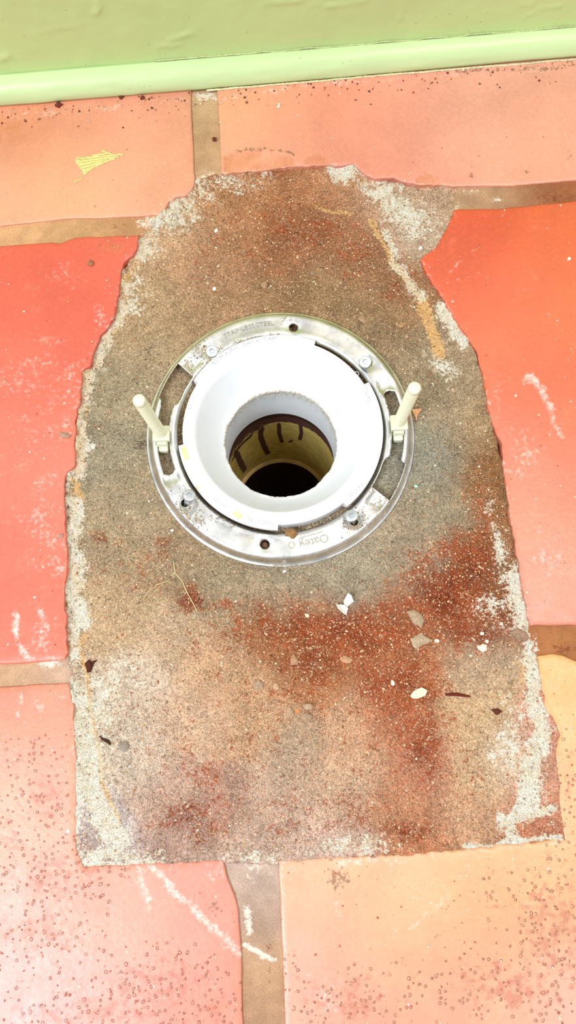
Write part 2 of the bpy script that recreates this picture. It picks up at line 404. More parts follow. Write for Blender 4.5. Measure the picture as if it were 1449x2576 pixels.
# ------------------------------------------------------------------ surveyed outlines
FC = np.array([0.0085, 0.173])          # centre of the drain
TILE_A = [(484, 200), (480, 265), (485, 350), (489, 440), (487, 467), (472, 487), (440, 497), (425, 506), (408, 530), (398, 540), (300, 545), (175, 549), (90, 557), (0, 568), (-600, 614), (-600, 280), (0, 234)]
TILE_B = [(545, 190), (547, 245), (553, 340), (557, 435), (590, 431), (640, 428), (690, 421), (725, 418), (790, 416), (825, 414), (860, 416), (890, 411), (907, 431), (945, 449), (990, 446), (1025, 460), (1050, 462), (1110, 466), (1165, 468), (1290, 466), (1370, 459), (1449, 452), (1750, 427), (1750, 90), (1449, 114)]
TILE_C = [(-600, 664), (0, 618), (125, 609), (150, 611), (190, 597), (300, 592), (347, 592), (343, 625), (330, 645), (310, 662), (303, 690), (300, 715), (296, 745), (286, 800), (268, 825), (252, 845), (240, 875), (230, 901), (227, 922), (206, 933), (205, 975), (196, 1027), (190, 1065), (189, 1114), (189, 1172), (168, 1188), (161, 1230), (162, 1290), (166, 1340), (171, 1400), (165, 1464), (162, 1500), (166, 1569), (169, 1645), (160, 1660), (98, 1665), (0, 1672), (-700, 1716)]
TILE_D = [(1145, 525), (1250, 525), (1350, 515), (1449, 505), (1750, 478), (1780, 1554), (1449, 1572), (1381, 1574), (1331, 1572), (1325, 1534), (1311, 1453), (1300, 1394), (1286, 1307), (1276, 1237), (1267, 1184), (1262, 1114), (1241, 1072), (1227, 1017), (1217, 947), (1201, 887), (1175, 842), (1145, 802), (1110, 745), (1075, 690), (1060, 650), (1072, 640), (1095, 625), (1115, 590), (1130, 562)]
TILE_E = [(-700, 1770), (0, 1728), (100, 1722), (172, 1719), (176, 1731), (183, 1772), (188, 1841), (191, 1910), (191, 1980), (190, 2066), (193, 2138), (203, 2166), (211, 2180), (310, 2177), (376, 2172), (483, 2169), (560, 2166), (574, 2215), (588, 2250), (600, 2290), (606, 2400), (611, 2576), (620, 3000), (-800, 3090)]
TILE_F = [(1353, 1651), (1390, 1644), (1418, 1648), (1449, 1662), (1800, 1634), (1850, 2900), (740, 2985), (717, 2576), (709, 2350), (706, 2250), (701, 2170), (760, 2166), (810, 2157), (900, 2156), (1000, 2153), (1100, 2143), (1200, 2134), (1280, 2124), (1422, 2113), (1413, 2047), (1406, 1964), (1398, 1890), (1410, 1850), (1392, 1805), (1376, 1790), (1363, 1716)]
HOLE = [(487, 452), (472, 487), (440, 497), (425, 506), (398, 540), (347, 592), (343, 625), (303, 690), (286, 800), (252, 845), (230, 901), (206, 933), (196, 1027), (189, 1172), (168, 1188), (161, 1230), (171, 1400), (162, 1500), (169, 1645), (172, 1719), (183, 1772), (191, 1980), (193, 2138), (211, 2180), (376, 2172), (560, 2166), (701, 2170), (810, 2157), (1000, 2153), (1200, 2134), (1422, 2113), (1406, 1964), (1399, 1890), (1411, 1850), (1393, 1805), (1377, 1790), (1363, 1716), (1353, 1651), (1331, 1572), (1300, 1394), (1267, 1184), (1241, 1072), (1217, 947), (1175, 842), (1110, 745), (1060, 648), (1095, 625), (1145, 525), (1150, 468), (1025, 460), (945, 449), (907, 431), (890, 411), (725, 418), (557, 435)]

def blob(sx, sy, lst):
    """soft marks on the surface: ('e', x, y, rx, ry, amp[, rot]) or ('s', [(x, y)...], width, amp)"""
    v = np.zeros_like(sx)
    for b in lst:
        if b[0] == 'e':
            _, x, y, rx, ry, a = b[:6]; r = math.radians(b[6]) if len(b) > 6 else 0
            dx, dy = sx - x, sy - y
            u = (dx * math.cos(r) + dy * math.sin(r)) / rx; w = (-dx * math.sin(r) + dy * math.cos(r)) / ry
            v = np.maximum(v, a * np.exp(-(u * u + w * w) * 0.9))
        else:
            _, pts, w, a = b
            v = np.maximum(v, a * np.exp(-(seg_dist(sx, sy, pts) / w) ** 2))
    return v
def field(sx, sy, samples, sigma):
    num = np.zeros(sx.shape + (3,)); den = np.zeros(sx.shape) + 1e-12
    for x, y, c in samples:
        w = np.exp(-((sx - x) ** 2 + (sy - y) ** 2) / (2 * sigma * sigma)) + 1e-9
        num += w[..., None] * np.array(lin(*c)); den += w
    return num / den[..., None]

# ------------------------------------------------------------------ floor: the mortar bed
G = 0.001
bx0, bx1, by0, by1 = -0.185, 0.215, -0.135, 0.400
xs = np.arange(bx0, bx1 + G / 2, G); ys = np.arange(by0, by1 + G / 2, G)
X, Y = np.meshgrid(xs, ys)
hole_w = jitter(resample(fls(HOLE), 0.004), 0.0012, 160, 5).tolist()
ins = inside(X, Y, hole_w); dist = seg_dist(X, Y, hole_w, True); sd = np.where(ins, dist, -dist)
SX, SY = survey(X, Y, -0.005)
wob = 26
WX = SX + wob * 2 * (fbm(X, Y, 45, 4, 11) - .5); WY = SY + wob * 2 * (fbm(X, Y, 45, 4, 12) - .5)
rr = np.hypot(X - FC[0], Y - FC[1])
Z = -0.0062 + 0.0016 * (fbm(X, Y, 22, 4, 1) - .5) + 0.0011 * (fbm(X, Y, 130, 4, 2) - .5) + 0.0009 * (fbm(X, Y, 420, 2, 3) - .5)
rim = np.exp(-np.clip(sd, 0, None) / 0.006)
Z += rim * (0.0030 + 0.0062 * (fbm(X, Y, 190, 4, 4) - .45))
Z += 0.0012 * np.exp(-((rr - 0.104) / 0.012) ** 2) * (0.6 + 0.8 * fbm(X, Y, 60, 3, 6))    # mortar smeared up round the ring
Z -= 0.0012 * np.exp(-((rr - 0.120) / 0.008) ** 2)
low = sstep(1500, 2100, SY); Z += 0.0036 * low
rub = blob(WX, WY, [('e', 1030, 545, 95, 60, 1, 35), ('e', 900, 455, 60, 30, .9), ('e', 440, 540, 75, 55, .9, -35), ('e', 520, 455, 45, 30, .8), ('s', [(1090, 760), (1150, 860)], 28, .6)])
Z += rub * (0.0015 + 0.006 * (fbm(X, Y, 210, 4, 8) - .45))
clod = blob(WX, WY, [('e', 760, 1790, 55, 40, .9), ('e', 560, 1640, 60, 40, .5), ('e', 1150, 1660, 60, 60, .6), ('e', 930, 1545, 90, 35, .5), ('e', 720, 1660, 90, 50, .5)])
Z += clod * np.clip(fbm(X, Y, 260, 3, 9) - .52, 0, 1) * 0.012
under = (rr < 0.0895)
Z = np.where(under, -0.0072 + 0.0022 * (fbm(X, Y, 120, 4, 7) - .5), Z)
Z = np.where((rr < 0.0935) & ~under, np.minimum(Z, -0.0063), Z)
Z = np.minimum(Z, -0.0006)
Z = np.where(ins, Z, Z + (-0.0135 - Z) * sstep(0.0008, 0.004, -sd))

BASE = [(300, 1000, (168, 148, 116)), (260, 1100, (165, 150, 122)), (330, 1250, (172, 150, 118)), (300, 1350, (180, 155, 120)), (420, 1420, (170, 142, 108)),
        (560, 1480, (166, 144, 112)), (720, 1470, (166, 148, 120)), (900, 1470, (166, 150, 124)), (1040, 1400, (172, 150, 122)), (1120, 1280, (164, 146, 118)), (1090, 1150, (156, 148, 126)),
        (1130, 1000, (168, 148, 118)), (1060, 900, (160, 136, 104)), (960, 800, (158, 128, 94)), (850, 730, (162, 126, 90)), (720, 740, (160, 120, 84)), (560, 740, (176, 134, 98)), (450, 800, (178, 142, 106)),
        (380, 900, (176, 150, 116)), (340, 780, (196, 160, 120)), (700, 600, (170, 110, 72)), (800, 560, (160, 100, 66)), (900, 640, (164, 110, 74)), (1000, 740, (166, 118, 80)), (560, 620, (180, 126, 88)),
        (480, 640, (196, 146, 108)), (430, 570, (214, 172, 132)), (600, 500, (190, 132, 90)), (720, 460, (178, 118, 78)), (840, 480, (196, 136, 96)), (950, 520, (208, 162, 128)), (1050, 560, (206, 176, 150)), (1090, 500, (202, 162, 128)),
        (1160, 930, (186, 156, 120)), (1200, 1050, (176, 142, 104)), (1240, 1200, (150, 104, 64)), (1270, 1350, (158, 108, 70)), (1200, 1420, (140, 84, 52)), (1180, 1550, (150, 84, 52)),
        (300, 1560, (196, 164, 126)), (420, 1600, (204, 174, 140)), (330, 1720, (202, 184, 160)), (330, 1900, (204, 188, 166)), (480, 1800, (206, 174, 144)), (560, 1700, (198, 160, 122)),
        (700, 1580, (168, 110, 70)), (850, 1600, (160, 92, 54)), (1000, 1560, (160, 96, 60)), (1060, 1660, (176, 116, 78)), (1190, 1680, (182, 156, 126)), (1200, 1780, (196, 166, 126)),
        (800, 1700, (176, 120, 80)), (650, 1800, (194, 158, 120)), (740, 1880, (182, 158, 130)), (880, 1850, (206, 166, 130)), (1000, 1800, (178, 112, 76)), (1060, 1920, (184, 126, 96)), (1200, 1920, (204, 174, 134)), (1290, 1900, (216, 196, 168)),
        (420, 2000, (186, 156, 136)), (560, 2020, (176, 140, 120)), (700, 2000, (190, 164, 140)), (850, 1990, (198, 166, 136)), (1000, 2050, (182, 132, 98)), (1150, 2050, (190, 150, 116)), (1380, 2060, (190, 130, 100)), (1380, 1970, (196, 140, 112)), (1392, 1845, (206, 142, 116)),
        (450, 2120, (176, 148, 132)), (640, 2140, (192, 166, 146)), (820, 2110, (200, 172, 154)), (1050, 2110, (186, 122, 84)), (250, 2100, (190, 182, 178)), (210, 2160, (176, 140, 116))]
base = field(WX, WY, BASE, 48)
gm = fbm(X, Y, 300, 3, 31)[..., None]; base = base * (0.86 + 0.28 * gm) * np.array([1.19, 1.22, 1.27]) * np.where(SY[..., None] > 0, 1 + np.clip((SY - 1450) / 300, 0, 1)[..., None] * np.array([.16, .06, .03]), 1)
red = blob(WX, WY, [('e', 560, 1880, 260, 180, .26), ('e', 700, 2050, 420, 90, .30), ('e', 900, 1900, 200, 160, .30), ('e', 700, 1750, 160, 110, .38), ('e', 500, 1600, 140, 80, .32), ('e', 1200, 1900, 120, 160, .26), ('e', 560, 650, 240, 90, .24), ('e', 320, 1420, 120, 90, .30), ('e', 700, 1560, 200, 60, .50), ('e', 860, 1590, 270, 62, .86, 4), ('e', 600, 1610, 90, 60, .55), ('e', 1120, 1480, 110, 95, .92), ('e', 1190, 1400, 60, 70, .8), ('e', 1230, 1300, 45, 130, .6), ('e', 1010, 1720, 120, 110, .66), ('e', 1060, 1860, 70, 110, .70),
                    ('e', 780, 1680, 110, 70, .62), ('e', 470, 1500, 60, 32, .75), ('e', 560, 1520, 60, 22, .6), ('e', 265, 1355, 22, 24, .75), ('e', 250, 1450, 60, 30, .5), ('e', 400, 1370, 36, 24, .55), ('e', 340, 1470, 60, 36, .4), ('e', 480, 2060, 120, 70, .55),
                    ('e', 540, 1940, 90, 60, .42), ('e', 1020, 2090, 80, 40, .6), ('e', 900, 2020, 90, 50, .42), ('e', 760, 560, 200, 52, .46, 6), ('e', 640, 440, 110, 22, .5), ('e', 1010, 700, 60, 80, .4), ('e', 880, 640, 70, 60, .42), ('e', 1180, 1600, 90, 50, .6),
                    ('e', 1040, 1330, 50, 60, .2), ('e', 1360, 2090, 60, 30, .45), ('e', 640, 1420, 30, 14, .35)])
white = blob(WX, WY, [('e', 1020, 535, 90, 50, .62, 35), ('e', 880, 430, 50, 22, .72), ('e', 960, 480, 60, 26, .66, 25), ('e', 430, 540, 80, 46, .60, -35), ('e', 355, 620, 44, 50, .52), ('e', 500, 470, 50, 30, .5), ('e', 330, 730, 36, 60, .42), ('e', 600, 455, 80, 24, .36), ('s', [(960, 590), (1020, 690), (1060, 760)], 14, .6), ('s', [(1120, 780), (1165, 850)], 24, .75),
                      ('s', [(300, 760), (255, 870), (230, 930), (222, 1010)], 20, .58), ('s', [(215, 1020), (205, 1130), (195, 1200)], 16, .5), ('s', [(185, 1260), (195, 1420), (200, 1560)], 26, .74), ('s', [(180, 1560), (175, 1640)], 12, .8), ('s', [(200, 1740), (215, 1850), (235, 1980), (265, 2080)], 34, .80), ('e', 290, 2100, 40, 30, .7), ('e', 270, 2150, 60, 18, .85), ('e', 240, 2060, 22, 30, .8),
                      ('e', 250, 1780, 50, 110, .44), ('s', [(1300, 1480), (1318, 1540), (1350, 1620)], 12, .9), ('s', [(1290, 1440), (1310, 1560)], 34, .56), ('s', [(1345, 1600), (1345, 1700), (1350, 1790), (1370, 1850)], 22, .78), ('s', [(1370, 1850), (1340, 1930), (1335, 2010)], 26, .82),
                      ('s', [(1330, 2020), (1280, 2070), (1290, 2130)], 14, .9), ('s', [(1385, 2030), (1330, 2050), (1260, 2070)], 14, .7), ('s', [(1170, 2130), (1250, 2120), (1400, 2112)], 7, .7), ('e', 1290, 1850, 70, 90, .34), ('e', 1260, 1370, 20, 60, .42), ('e', 1240, 1260, 16, 26, .4), ('e', 880, 2125, 110, 24, .45),
                      ('e', 640, 2150, 70, 20, .35), ('e', 300, 1700, 50, 60, .3), ('e', 1240, 1530, 40, 50, .36), ('s', [(190, 1130), (215, 1115)], 12, .6), ('e', 1110, 930, 50, 50, .3), ('e', 350, 2150, 50, 16, .6)])
orange = blob(SX + .4 * (WX - SX), SY + .4 * (WY - SY), [('s', [(925, 560), (965, 620), (1010, 680), (1050, 740)], 9, .78), ('s', [(1062, 760), (1085, 810), (1105, 885)], 15, .88), ('s', [(318, 690), (300, 740), (262, 850)], 8, .7), ('s', [(222, 940), (208, 1000), (198, 1050), (200, 1130), (190, 1180)], 13, .82),
                ('s', [(185, 1210), (200, 1240)], 16, .66), ('s', [(200, 1640), (222, 1700), (228, 1760), (245, 1880), (262, 1970), (300, 2065)], 6, .78), ('s', [(188, 1430), (205, 1480)], 14, .5), ('s', [(210, 1600), (190, 1620)], 12, .6), ('s', [(790, 515), (830, 530), (880, 535)], 7, .6), ('e', 1320, 1700, 14, 50, .5), ('s', [(340, 600), (330, 660)], 10, .5)])
dark = blob(WX, WY, [('e', 250, 2090, 34, 26, .62), ('e', 350, 1110, 26, 18, .5), ('e', 205, 2150, 16, 12, .6), ('e', 195, 1690, 14, 50, .5), ('s', [(330, 960), (380, 880)], 6, .4), ('e', 1240, 490, 60, 14, .6)])  # patch at the left bolt paints in its soft shadow with a greenish stain
nx, ny = len(xs), len(ys)
V = np.stack([X, Y, Z], -1).reshape(-1, 3)
cut = (rr < 0.0575).reshape(-1)
idx = np.arange(nx * ny).reshape(ny, nx)
q = np.stack([idx[:-1, :-1], idx[:-1, 1:], idx[1:, 1:], idx[1:, :-1]], -1).reshape(-1, 4)
q = q[~cut[q].any(1)]
used = np.unique(q); remap = -np.ones(len(V), int); remap[used] = np.arange(len(used))
Vb = V[used]; Fb = remap[q].tolist()
white = np.maximum(white * 1.40, .62 * np.exp(-np.clip(sd, 0, None) / .006) * (SX < 420) * (SY > 820)); orange = np.maximum(orange * 1.15, .52 * np.exp(-((sd - .004) / .004) ** 2) * (SX < 420) * (SY < 1300) * (SY > 600))
cov = np.stack([red, white, orange], -1).reshape(-1, 3)[used]; cov2 = np.stack([dark, dark * 0, dark * 0], -1).reshape(-1, 3)[used]; bb = base.reshape(-1, 3)[used]
# the slab goes on under the tiles all round
n0 = len(Vb); E0 = 1.0; zs = -0.0135
ring_in = [(bx0, by0), (bx1, by0), (bx1, by1), (bx0, by1)]; ring_out = [(-E0, -E0), (E0, -E0), (E0, 0.52), (-E0, 0.52)]
Vb = np.r_[Vb, np.array([(a, b, zs) for a, b in ring_in + ring_out])]
Fb += [(n0 + i, n0 + 4 + i, n0 + 4 + (i + 1) % 4, n0 + (i + 1) % 4) for i in range(4)]
Fb = [f if i < len(Fb) - 4 else f for i, f in enumerate(Fb)]
pad = np.zeros((8, 3)); bb = np.r_[bb, pad + .4]; cov = np.r_[cov, pad]; cov2 = np.r_[cov2, pad]
floor = mesh('floor', Vb, Fb, M['bed'], origin=(0, 0, 0), attrs=dict(base=bb, cover=cov, cover2=cov2))
props(floor, 'rough grey-brown mortar bed dusted red inside the broken opening in the tiles', None, kind='structure')
def bed_z(x, y):
    i = int(round((x - bx0) / G)); j = int(round((y - by0) / G))
    return float(Z[max(0, min(ny - 1, j)), max(0, min(nx - 1, i))]) if 0 <= i < nx and 0 <= j < ny else 0.0

# ------------------------------------------------------------------ tiles
TONE = {}
def tile(outline, tones, sigma, gain, haze=(), blis=(), stain=(), dark=(), chips=(), seed=0, step=0.002, broken=None):
    P = resample(fls(outline), 0.0022)
    sx, sy = survey(P[:, 0], P[:, 1])
    J = jitter(P, 0.0005, 90, seed)
    d = seg_dist(P[:, 0], P[:, 1], hole_w, True); near = np.exp(-(d / 0.004) ** 2)[:, None]
    P = J * (1 - near) + jitter(P, 0.0014, 230, seed + 3) * near
    chips_w = [fls(c[0]) for c in chips]
    def zf(x, y, d):
        z = 0.0007 * (fbm(x, y, 14, 3, seed + 5) - .5) - 0.0006 * np.exp(-d / 0.0007) - 0.0001 * np.exp(-d / 0.006)
        for cw, (c, dep) in zip(chips_w, chips):
            k = inside(x, y, cw) * sstep(0, 0.0018, seg_dist(x, y, cw, True)); z = z - dep * k * (0.7 + 0.6 * fbm(x, y, 200, 3, seed))
        return z
    V, F, n, d = slab(P, [], step, zf, lambda x, y, z: x * 0 - 0.0125, inset=0.0009)
    sx, sy = survey(V[:, 0], V[:, 1])
    wx = sx + 14 * 2 * (fbm(V[:, 0], V[:, 1], 60, 4, seed + 21) - .5); wy = sy + 14 * 2 * (fbm(V[:, 0], V[:, 1], 60, 4, seed + 22) - .5)
    b = np.clip(field(sx, sy, tones, sigma) * np.array(gain), 0, .84)
    dn = np.r_[d, d * 0 + 0.0]; 
    h = blob(wx, wy, list(haze)); h = np.maximum(h, .42 * np.exp(-seg_dist(V[:, 0], V[:, 1], hole_w, True) / .004))
    st = blob(wx, wy, list(stain))
    for cw, (c, dep) in zip(chips_w, chips): st = np.maximum(st, .55 * inside(V[:, 0], V[:, 1], cw))
    cov = np.stack([h, blob(wx, wy, list(blis)), st], -1); dk = blob(wx, wy, list(dark)); c2 = np.stack([dk, dk * 0, dk * 0], -1)
    o = mesh('tile', V, F, M['tile'], floor, attrs=dict(base=b, cover=cov, cover2=c2))
    o.data.polygons.foreach_set('use_smooth', [len(p.vertices) == 3 for p in o.data.polygons])
    return o
tA = tile(TILE_A, [(60, 330, (248, 150, 112)), (300, 300, (250, 158, 124)), (440, 380, (252, 164, 128)), (150, 480, (252, 176, 132)), (380, 500, (252, 172, 134)), (0, 500, (250, 168, 130))], 90, (.76, .84, .90),
     haze=[('e', 470, 300, 40, 60, .3), ('s', [(0, 290), (250, 268), (470, 250)], 12, .42)], stain=[('e', 15, 325, 50, 26, .9)], dark=[('e', 140, 272, 40, 8, .4)], seed=40)
tB = tile(TILE_B, [(600, 300, (250, 176, 128)), (800, 280, (252, 160, 124)), (1000, 330, (252, 166, 134)), (1200, 330, (253, 178, 146)), (1400, 300, (253, 176, 142)), (1300, 420, (252, 170, 132)), (900, 390, (252, 160, 126)), (680, 380, (252, 172, 136))], 100, (.78, .78, .87),
     haze=[('s', [(560, 245), (800, 215), (1449, 165)], 9, .45)], dark=[('s', [(1150, 183), (1300, 172), (1449, 166)], 6, .6), ('s', [(600, 378), (660, 375), (700, 380), (735, 392)], 5, .62), ('e', 1435, 400, 8, 16, .6), ('e', 1180, 440, 9, 8, .55), ('e', 1320, 430, 14, 5, .5), ('e', 700, 245, 5, 9, .5)],
     chips=[([(562, 440), (560, 392), (590, 378), (640, 374), (690, 385), (740, 395), (742, 415), (650, 430)], .0011), ([(762, 418), (768, 398), (795, 386), (822, 392), (828, 416)], .0006), ([(1042, 464), (1045, 445), (1070, 435), (1100, 445), (1105, 468)], .0006)], seed=50)
tC = tile(TILE_C, [(60, 700, (246, 92, 74)), (200, 660, (246, 88, 70)), (290, 640, (244, 100, 84)), (120, 900, (248, 98, 80)), (60, 1100, (248, 108, 90)), (150, 1250, (246, 112, 98)), (60, 1400, (249, 104, 88)), (100, 1600, (249, 112, 96)), (120, 1480, (250, 104, 84))], 90, (.76, 1.10, 1.00),
     haze=[('e', 100, 1000, 120, 260, .33), ('e', 120, 1350, 110, 160, .36), ('e', 170, 690, 60, 40, .46), ('e', 60, 950, 80, 80, .48), ('e', 180, 970, 50, 90, .40), ('e', 90, 1110, 40, 50, .5), ('e', 250, 800, 24, 40, .62), ('e', 170, 1060, 26, 50, .5), ('e', 110, 1300, 80, 130, .44), ('e', 150, 1430, 36, 80, .42), ('s', [(45, 1545), (45, 1600), (62, 1640), (80, 1655)], 12, .82),
           ('e', 110, 1590, 46, 60, .58), ('s', [(100, 1530), (110, 1560)], 10, .7), ('e', 140, 1655, 50, 12, .6), ('e', 160, 855, 24, 20, .5)], stain=[('e', 290, 625, 36, 12, .45)], dark=[('e', 285, 620, 30, 8, .3)], seed=60)
tD = tile(TILE_D, [(1200, 560, (240, 82, 46)), (1400, 560, (246, 96, 54)), (1120, 660, (246, 90, 56)), (1250, 750, (250, 100, 62)), (1400, 800, (252, 106, 62)), (1300, 950, (252, 104, 66)), (1420, 1050, (252, 104, 66)), (1290, 1130, (250, 120, 88)), (1400, 1250, (251, 124, 90)), (1340, 1350, (250, 132, 96)), (1400, 1480, (250, 140, 108)), (1370, 1550, (250, 132, 104))], 80, (.76, 1.14, 1.34),
     haze=[('s', [(1330, 945), (1350, 965), (1380, 1020), (1412, 1100)], 12, .8), ('e', 1325, 955, 18, 20, .75), ('e', 1250, 990, 30, 60, .44), ('e', 1310, 1130, 60, 110, .42), ('e', 1380, 1400, 80, 140, .42), ('s', [(1100, 700), (1160, 650), (1210, 620)], 5, .5), ('s', [(1115, 715), (1200, 680)], 5, .5), ('e', 1270, 1180, 10, 30, .6), ('e', 1440, 900, 16, 8, .5)],
     dark=[('e', 1205, 615, 16, 10, .4), ('s', [(1266, 560), (1280, 700)], 2.5, .35), ('e', 1410, 1415, 26, 9, .45)], stain=[('e', 1400, 1600, 50, 30, .4)], seed=70)
tE = tile(TILE_E, [(60, 1780, (252, 132, 110)), (140, 1860, (252, 150, 130)), (60, 2000, (250, 158, 140)), (150, 2100, (252, 150, 132)), (60, 2300, (246, 158, 146)), (250, 2250, (252, 148, 132)), (450, 2230, (253, 142, 128)), (520, 2400, (252, 144, 130)), (300, 2480, (248, 146, 136)), (60, 2500, (244, 150, 146)), (560, 2550, (250, 138, 122))], 90, (.76, 1.00, .90),
     haze=[('s', [(380, 2170), (440, 2245), (530, 2335), (610, 2395)], 15, .85), ('s', [(345, 2170), (365, 2240), (380, 2290)], 12, .62), ('s', [(50, 1750), (46, 1790), (62, 1815), (90, 1805), (100, 1780), (85, 1755)], 9, .55), ('e', 350, 2180, 40, 22, .7), ('e', 540, 2200, 30, 40, .45), ('e', 40, 2280, 60, 50, .42), ('e', 150, 1755, 18, 14, .6), ('e', 150, 2470, 90, 60, .35)],
     blis=[('e', 60, 1900, 90, 60, 0.55), ('e', 110, 2010, 90, 110, 0.75), ('e', 150, 2200, 130, 90, 0.81), ('e', 100, 2350, 150, 100, 0.83), ('e', 400, 2470, 170, 80, 0.86), ('e', 240, 2550, 300, 60, 0.78), ('e', 30, 2150, 60, 160, 0.65), ('e', 230, 2240, 60, 60, 0.52), ('e', 530, 2540, 80, 60, 0.65)], dark=[('e', 540, 2290, 26, 20, .55), ('e', 430, 2450, 70, 30, .32), ('e', 560, 2350, 12, 10, .4)], seed=80)
tF = tile(TILE_F, [(1420, 1720, (253, 190, 112)), (1430, 1850, (253, 184, 120)), (1440, 2000, (252, 182, 128)), (800, 2220, (252, 184, 140)), (1000, 2220, (253, 186, 136)), (1200, 2230, (252, 182, 126)), (1400, 2250, (251, 184, 128)), (780, 2420, (252, 180, 148)), (1000, 2420, (252, 180, 132)), (1250, 2420, (250, 180, 132)), (1420, 2500, (246, 178, 150)), (900, 2550, (250, 172, 140)), (1150, 2550, (249, 178, 142))], 100, (.76, .80, .90),
     haze=[('s', [(1215, 2140), (1180, 2190), (1120, 2260), (1020, 2340)], 9, .5), ('s', [(770, 2450), (820, 2460)], 12, .5), ('e', 830, 2500, 50, 60, .45), ('e', 900, 2166, 130, 20, .62), ('e', 960, 2150, 60, 26, .5), ('e', 730, 2180, 40, 20, .4), ('s', [(705, 2250), (712, 2400)], 8, .35), ('e', 850, 2300, 30, 60, .35)],
     blis=[('e', 1390, 2330, 110, 190, 0.78), ('e', 1290, 2480, 220, 90, 0.78), ('e', 900, 2520, 160, 60, 0.75), ('e', 1430, 1960, 50, 120, 0.60), ('e', 1380, 2170, 80, 50, 0.57), ('e', 1420, 1830, 40, 40, 0.39), ('e', 1240, 2260, 60, 60, 0.47), ('e', 740, 2470, 60, 60, 0.52), ('e', 900, 2470, 40, 40, 0.65)],
     dark=[('e', 850, 2210, 40, 44, .50), ('e', 880, 2480, 28, 30, .42), ('s', [(960, 2422), (1030, 2395), (1090, 2362), (1180, 2310)], 6, .46), ('s', [(1115, 2292), (1180, 2235)], 6, .44), ('e', 830, 2160, 40, 16, .4), ('s', [(740, 2480), (860, 2468), (900, 2462)], 5, .4)],
     chips=[([(1376, 1790), (1392, 1805), (1410, 1850), (1398, 1890), (1372, 1870), (1362, 1810)], .001)], seed=90)
# the same floor beyond the frame
def far_tile(x0, x1, y0, y1, tone, seed):
    P = resample([(x0, y0), (x1, y0), (x1, y1), (x0, y1)], 0.01)
    V, F, n, d = slab(jitter(P, .0006, 60, seed), [], 0.02, lambda x, y, d: -0.001 * (d < 1e-6), lambda x, y, z: x * 0 - 0.0125, inset=.002)
    k = len(V); o = mesh('tile', V, F, M['tile'], floor, attrs=dict(base=np.tile(lin(*tone), (k, 1)) * [.8, 1.1, 1.15], cover=np.zeros((k, 3)) + [.1, .1, 0], cover2=np.zeros((k, 3))), smooth=False)
def wx(px, py): return fl(px, py)[0]
colsx = {'L2': (-0.665, -0.362), 'L': (-0.345, -0.040), 'R': (-0.014, 0.288), 'R2': (0.305, 0.605)}
lefts = [min(p[0] for p in fls(t)) for t in (TILE_A, TILE_C, TILE_E)]; rights = [max(p[0] for p in fls(t)) for t in (TILE_B, TILE_D, TILE_F)]
rows = [(0.353, 0.462, (252, 165, 130)), (0.034, 0.335, (247, 104, 84)), (-0.285, 0.014, (251, 165, 132)), (-0.60, -0.302, (250, 150, 124))]
for k, (y0, y1, tone) in enumerate(rows[:3]):
    far_tile(lefts[k] - .318, lefts[k] - .018, y0, y1, tone, 100 + k); far_tile(rights[k] + .018, rights[k] + .318, y0, y1, tone, 110 + k)
for k, (x0, x1) in enumerate(colsx.values()): far_tile(x0, x1, rows[3][0], min(p[1] for p in fls(TILE_E + TILE_F)) - .02, rows[3][2], 120 + k)

def plate(x0, x1, y0, y1):
    P = resample([(x0, y0), (x1, y0), (x1, y1), (x0, y1)], .02)
    V, F, n, d = slab(P, [], .03, lambda x, y, d: -.0016 + 0 * x, lambda x, y, z: x * 0 - .0125)
    mesh('grout_joint', V, F, M['grout'], floor, attrs=dict(base=np.tile(lin(196, 150, 110), (len(V), 1)), cover=np.zeros((len(V), 3))), smooth=False)
plate(-.70, max(lefts) + .015, -.62, .46); plate(min(rights) - .015, .66, -.62, .46); plate(max(lefts) + .015, min(rights) - .015, -.62, -.25)
# paint smear on the tile by the wall
sm = [(190, 402), (215, 398), (232, 390), (262, 388), (253, 379), (270, 382), (290, 388), (314, 389), (296, 402), (268, 412), (245, 424), (222, 436), (207, 440), (216, 428), (198, 424), (208, 415), (192, 411)]
SV, SF = [], []
for k, (a, b, w0, w1) in enumerate((((192, 401), (312, 388), 5, 2), ((188, 408), (300, 394), 6, 2), ((194, 415), (290, 400), 5, 2), ((198, 423), (276, 405), 5, 2), ((204, 431), (262, 411), 4, 2), ((208, 439), (240, 420), 4, 1.5), ((232, 392), (280, 385), 3, 2), ((252, 379), (284, 389), 3, 1.5), ((184, 460), (208, 450), 2, 1.2))):
    P_ = [(a[0], a[1] - w0), (a[0] + (b[0] - a[0]) * .5, (a[1] + b[1]) / 2 - (w0 + w1) * .45), (b[0], b[1] - w1), (b[0], b[1] + w1), (a[0] + (b[0] - a[0]) * .5, (a[1] + b[1]) / 2 + (w0 + w1) * .45), (a[0] + 4, a[1] + w0)]
    v_, f_, n, d = slab(jitter(resample(fls(P_), .0010), .0005, 700, 3 + k), [], .003, lambda x, y, d: 0.00042 + 0 * x + k * .00001, .0004)
    SF += [tuple(q_ + sum(len(z_) for z_ in SV) for q_ in f) for f in f_]; SV.append(v_)
V = np.concatenate(SV); F = SF
smear = mesh('paint_smear', V, F, M['paint'], tA); smear['label'] = 'dry yellow-green paint smear'

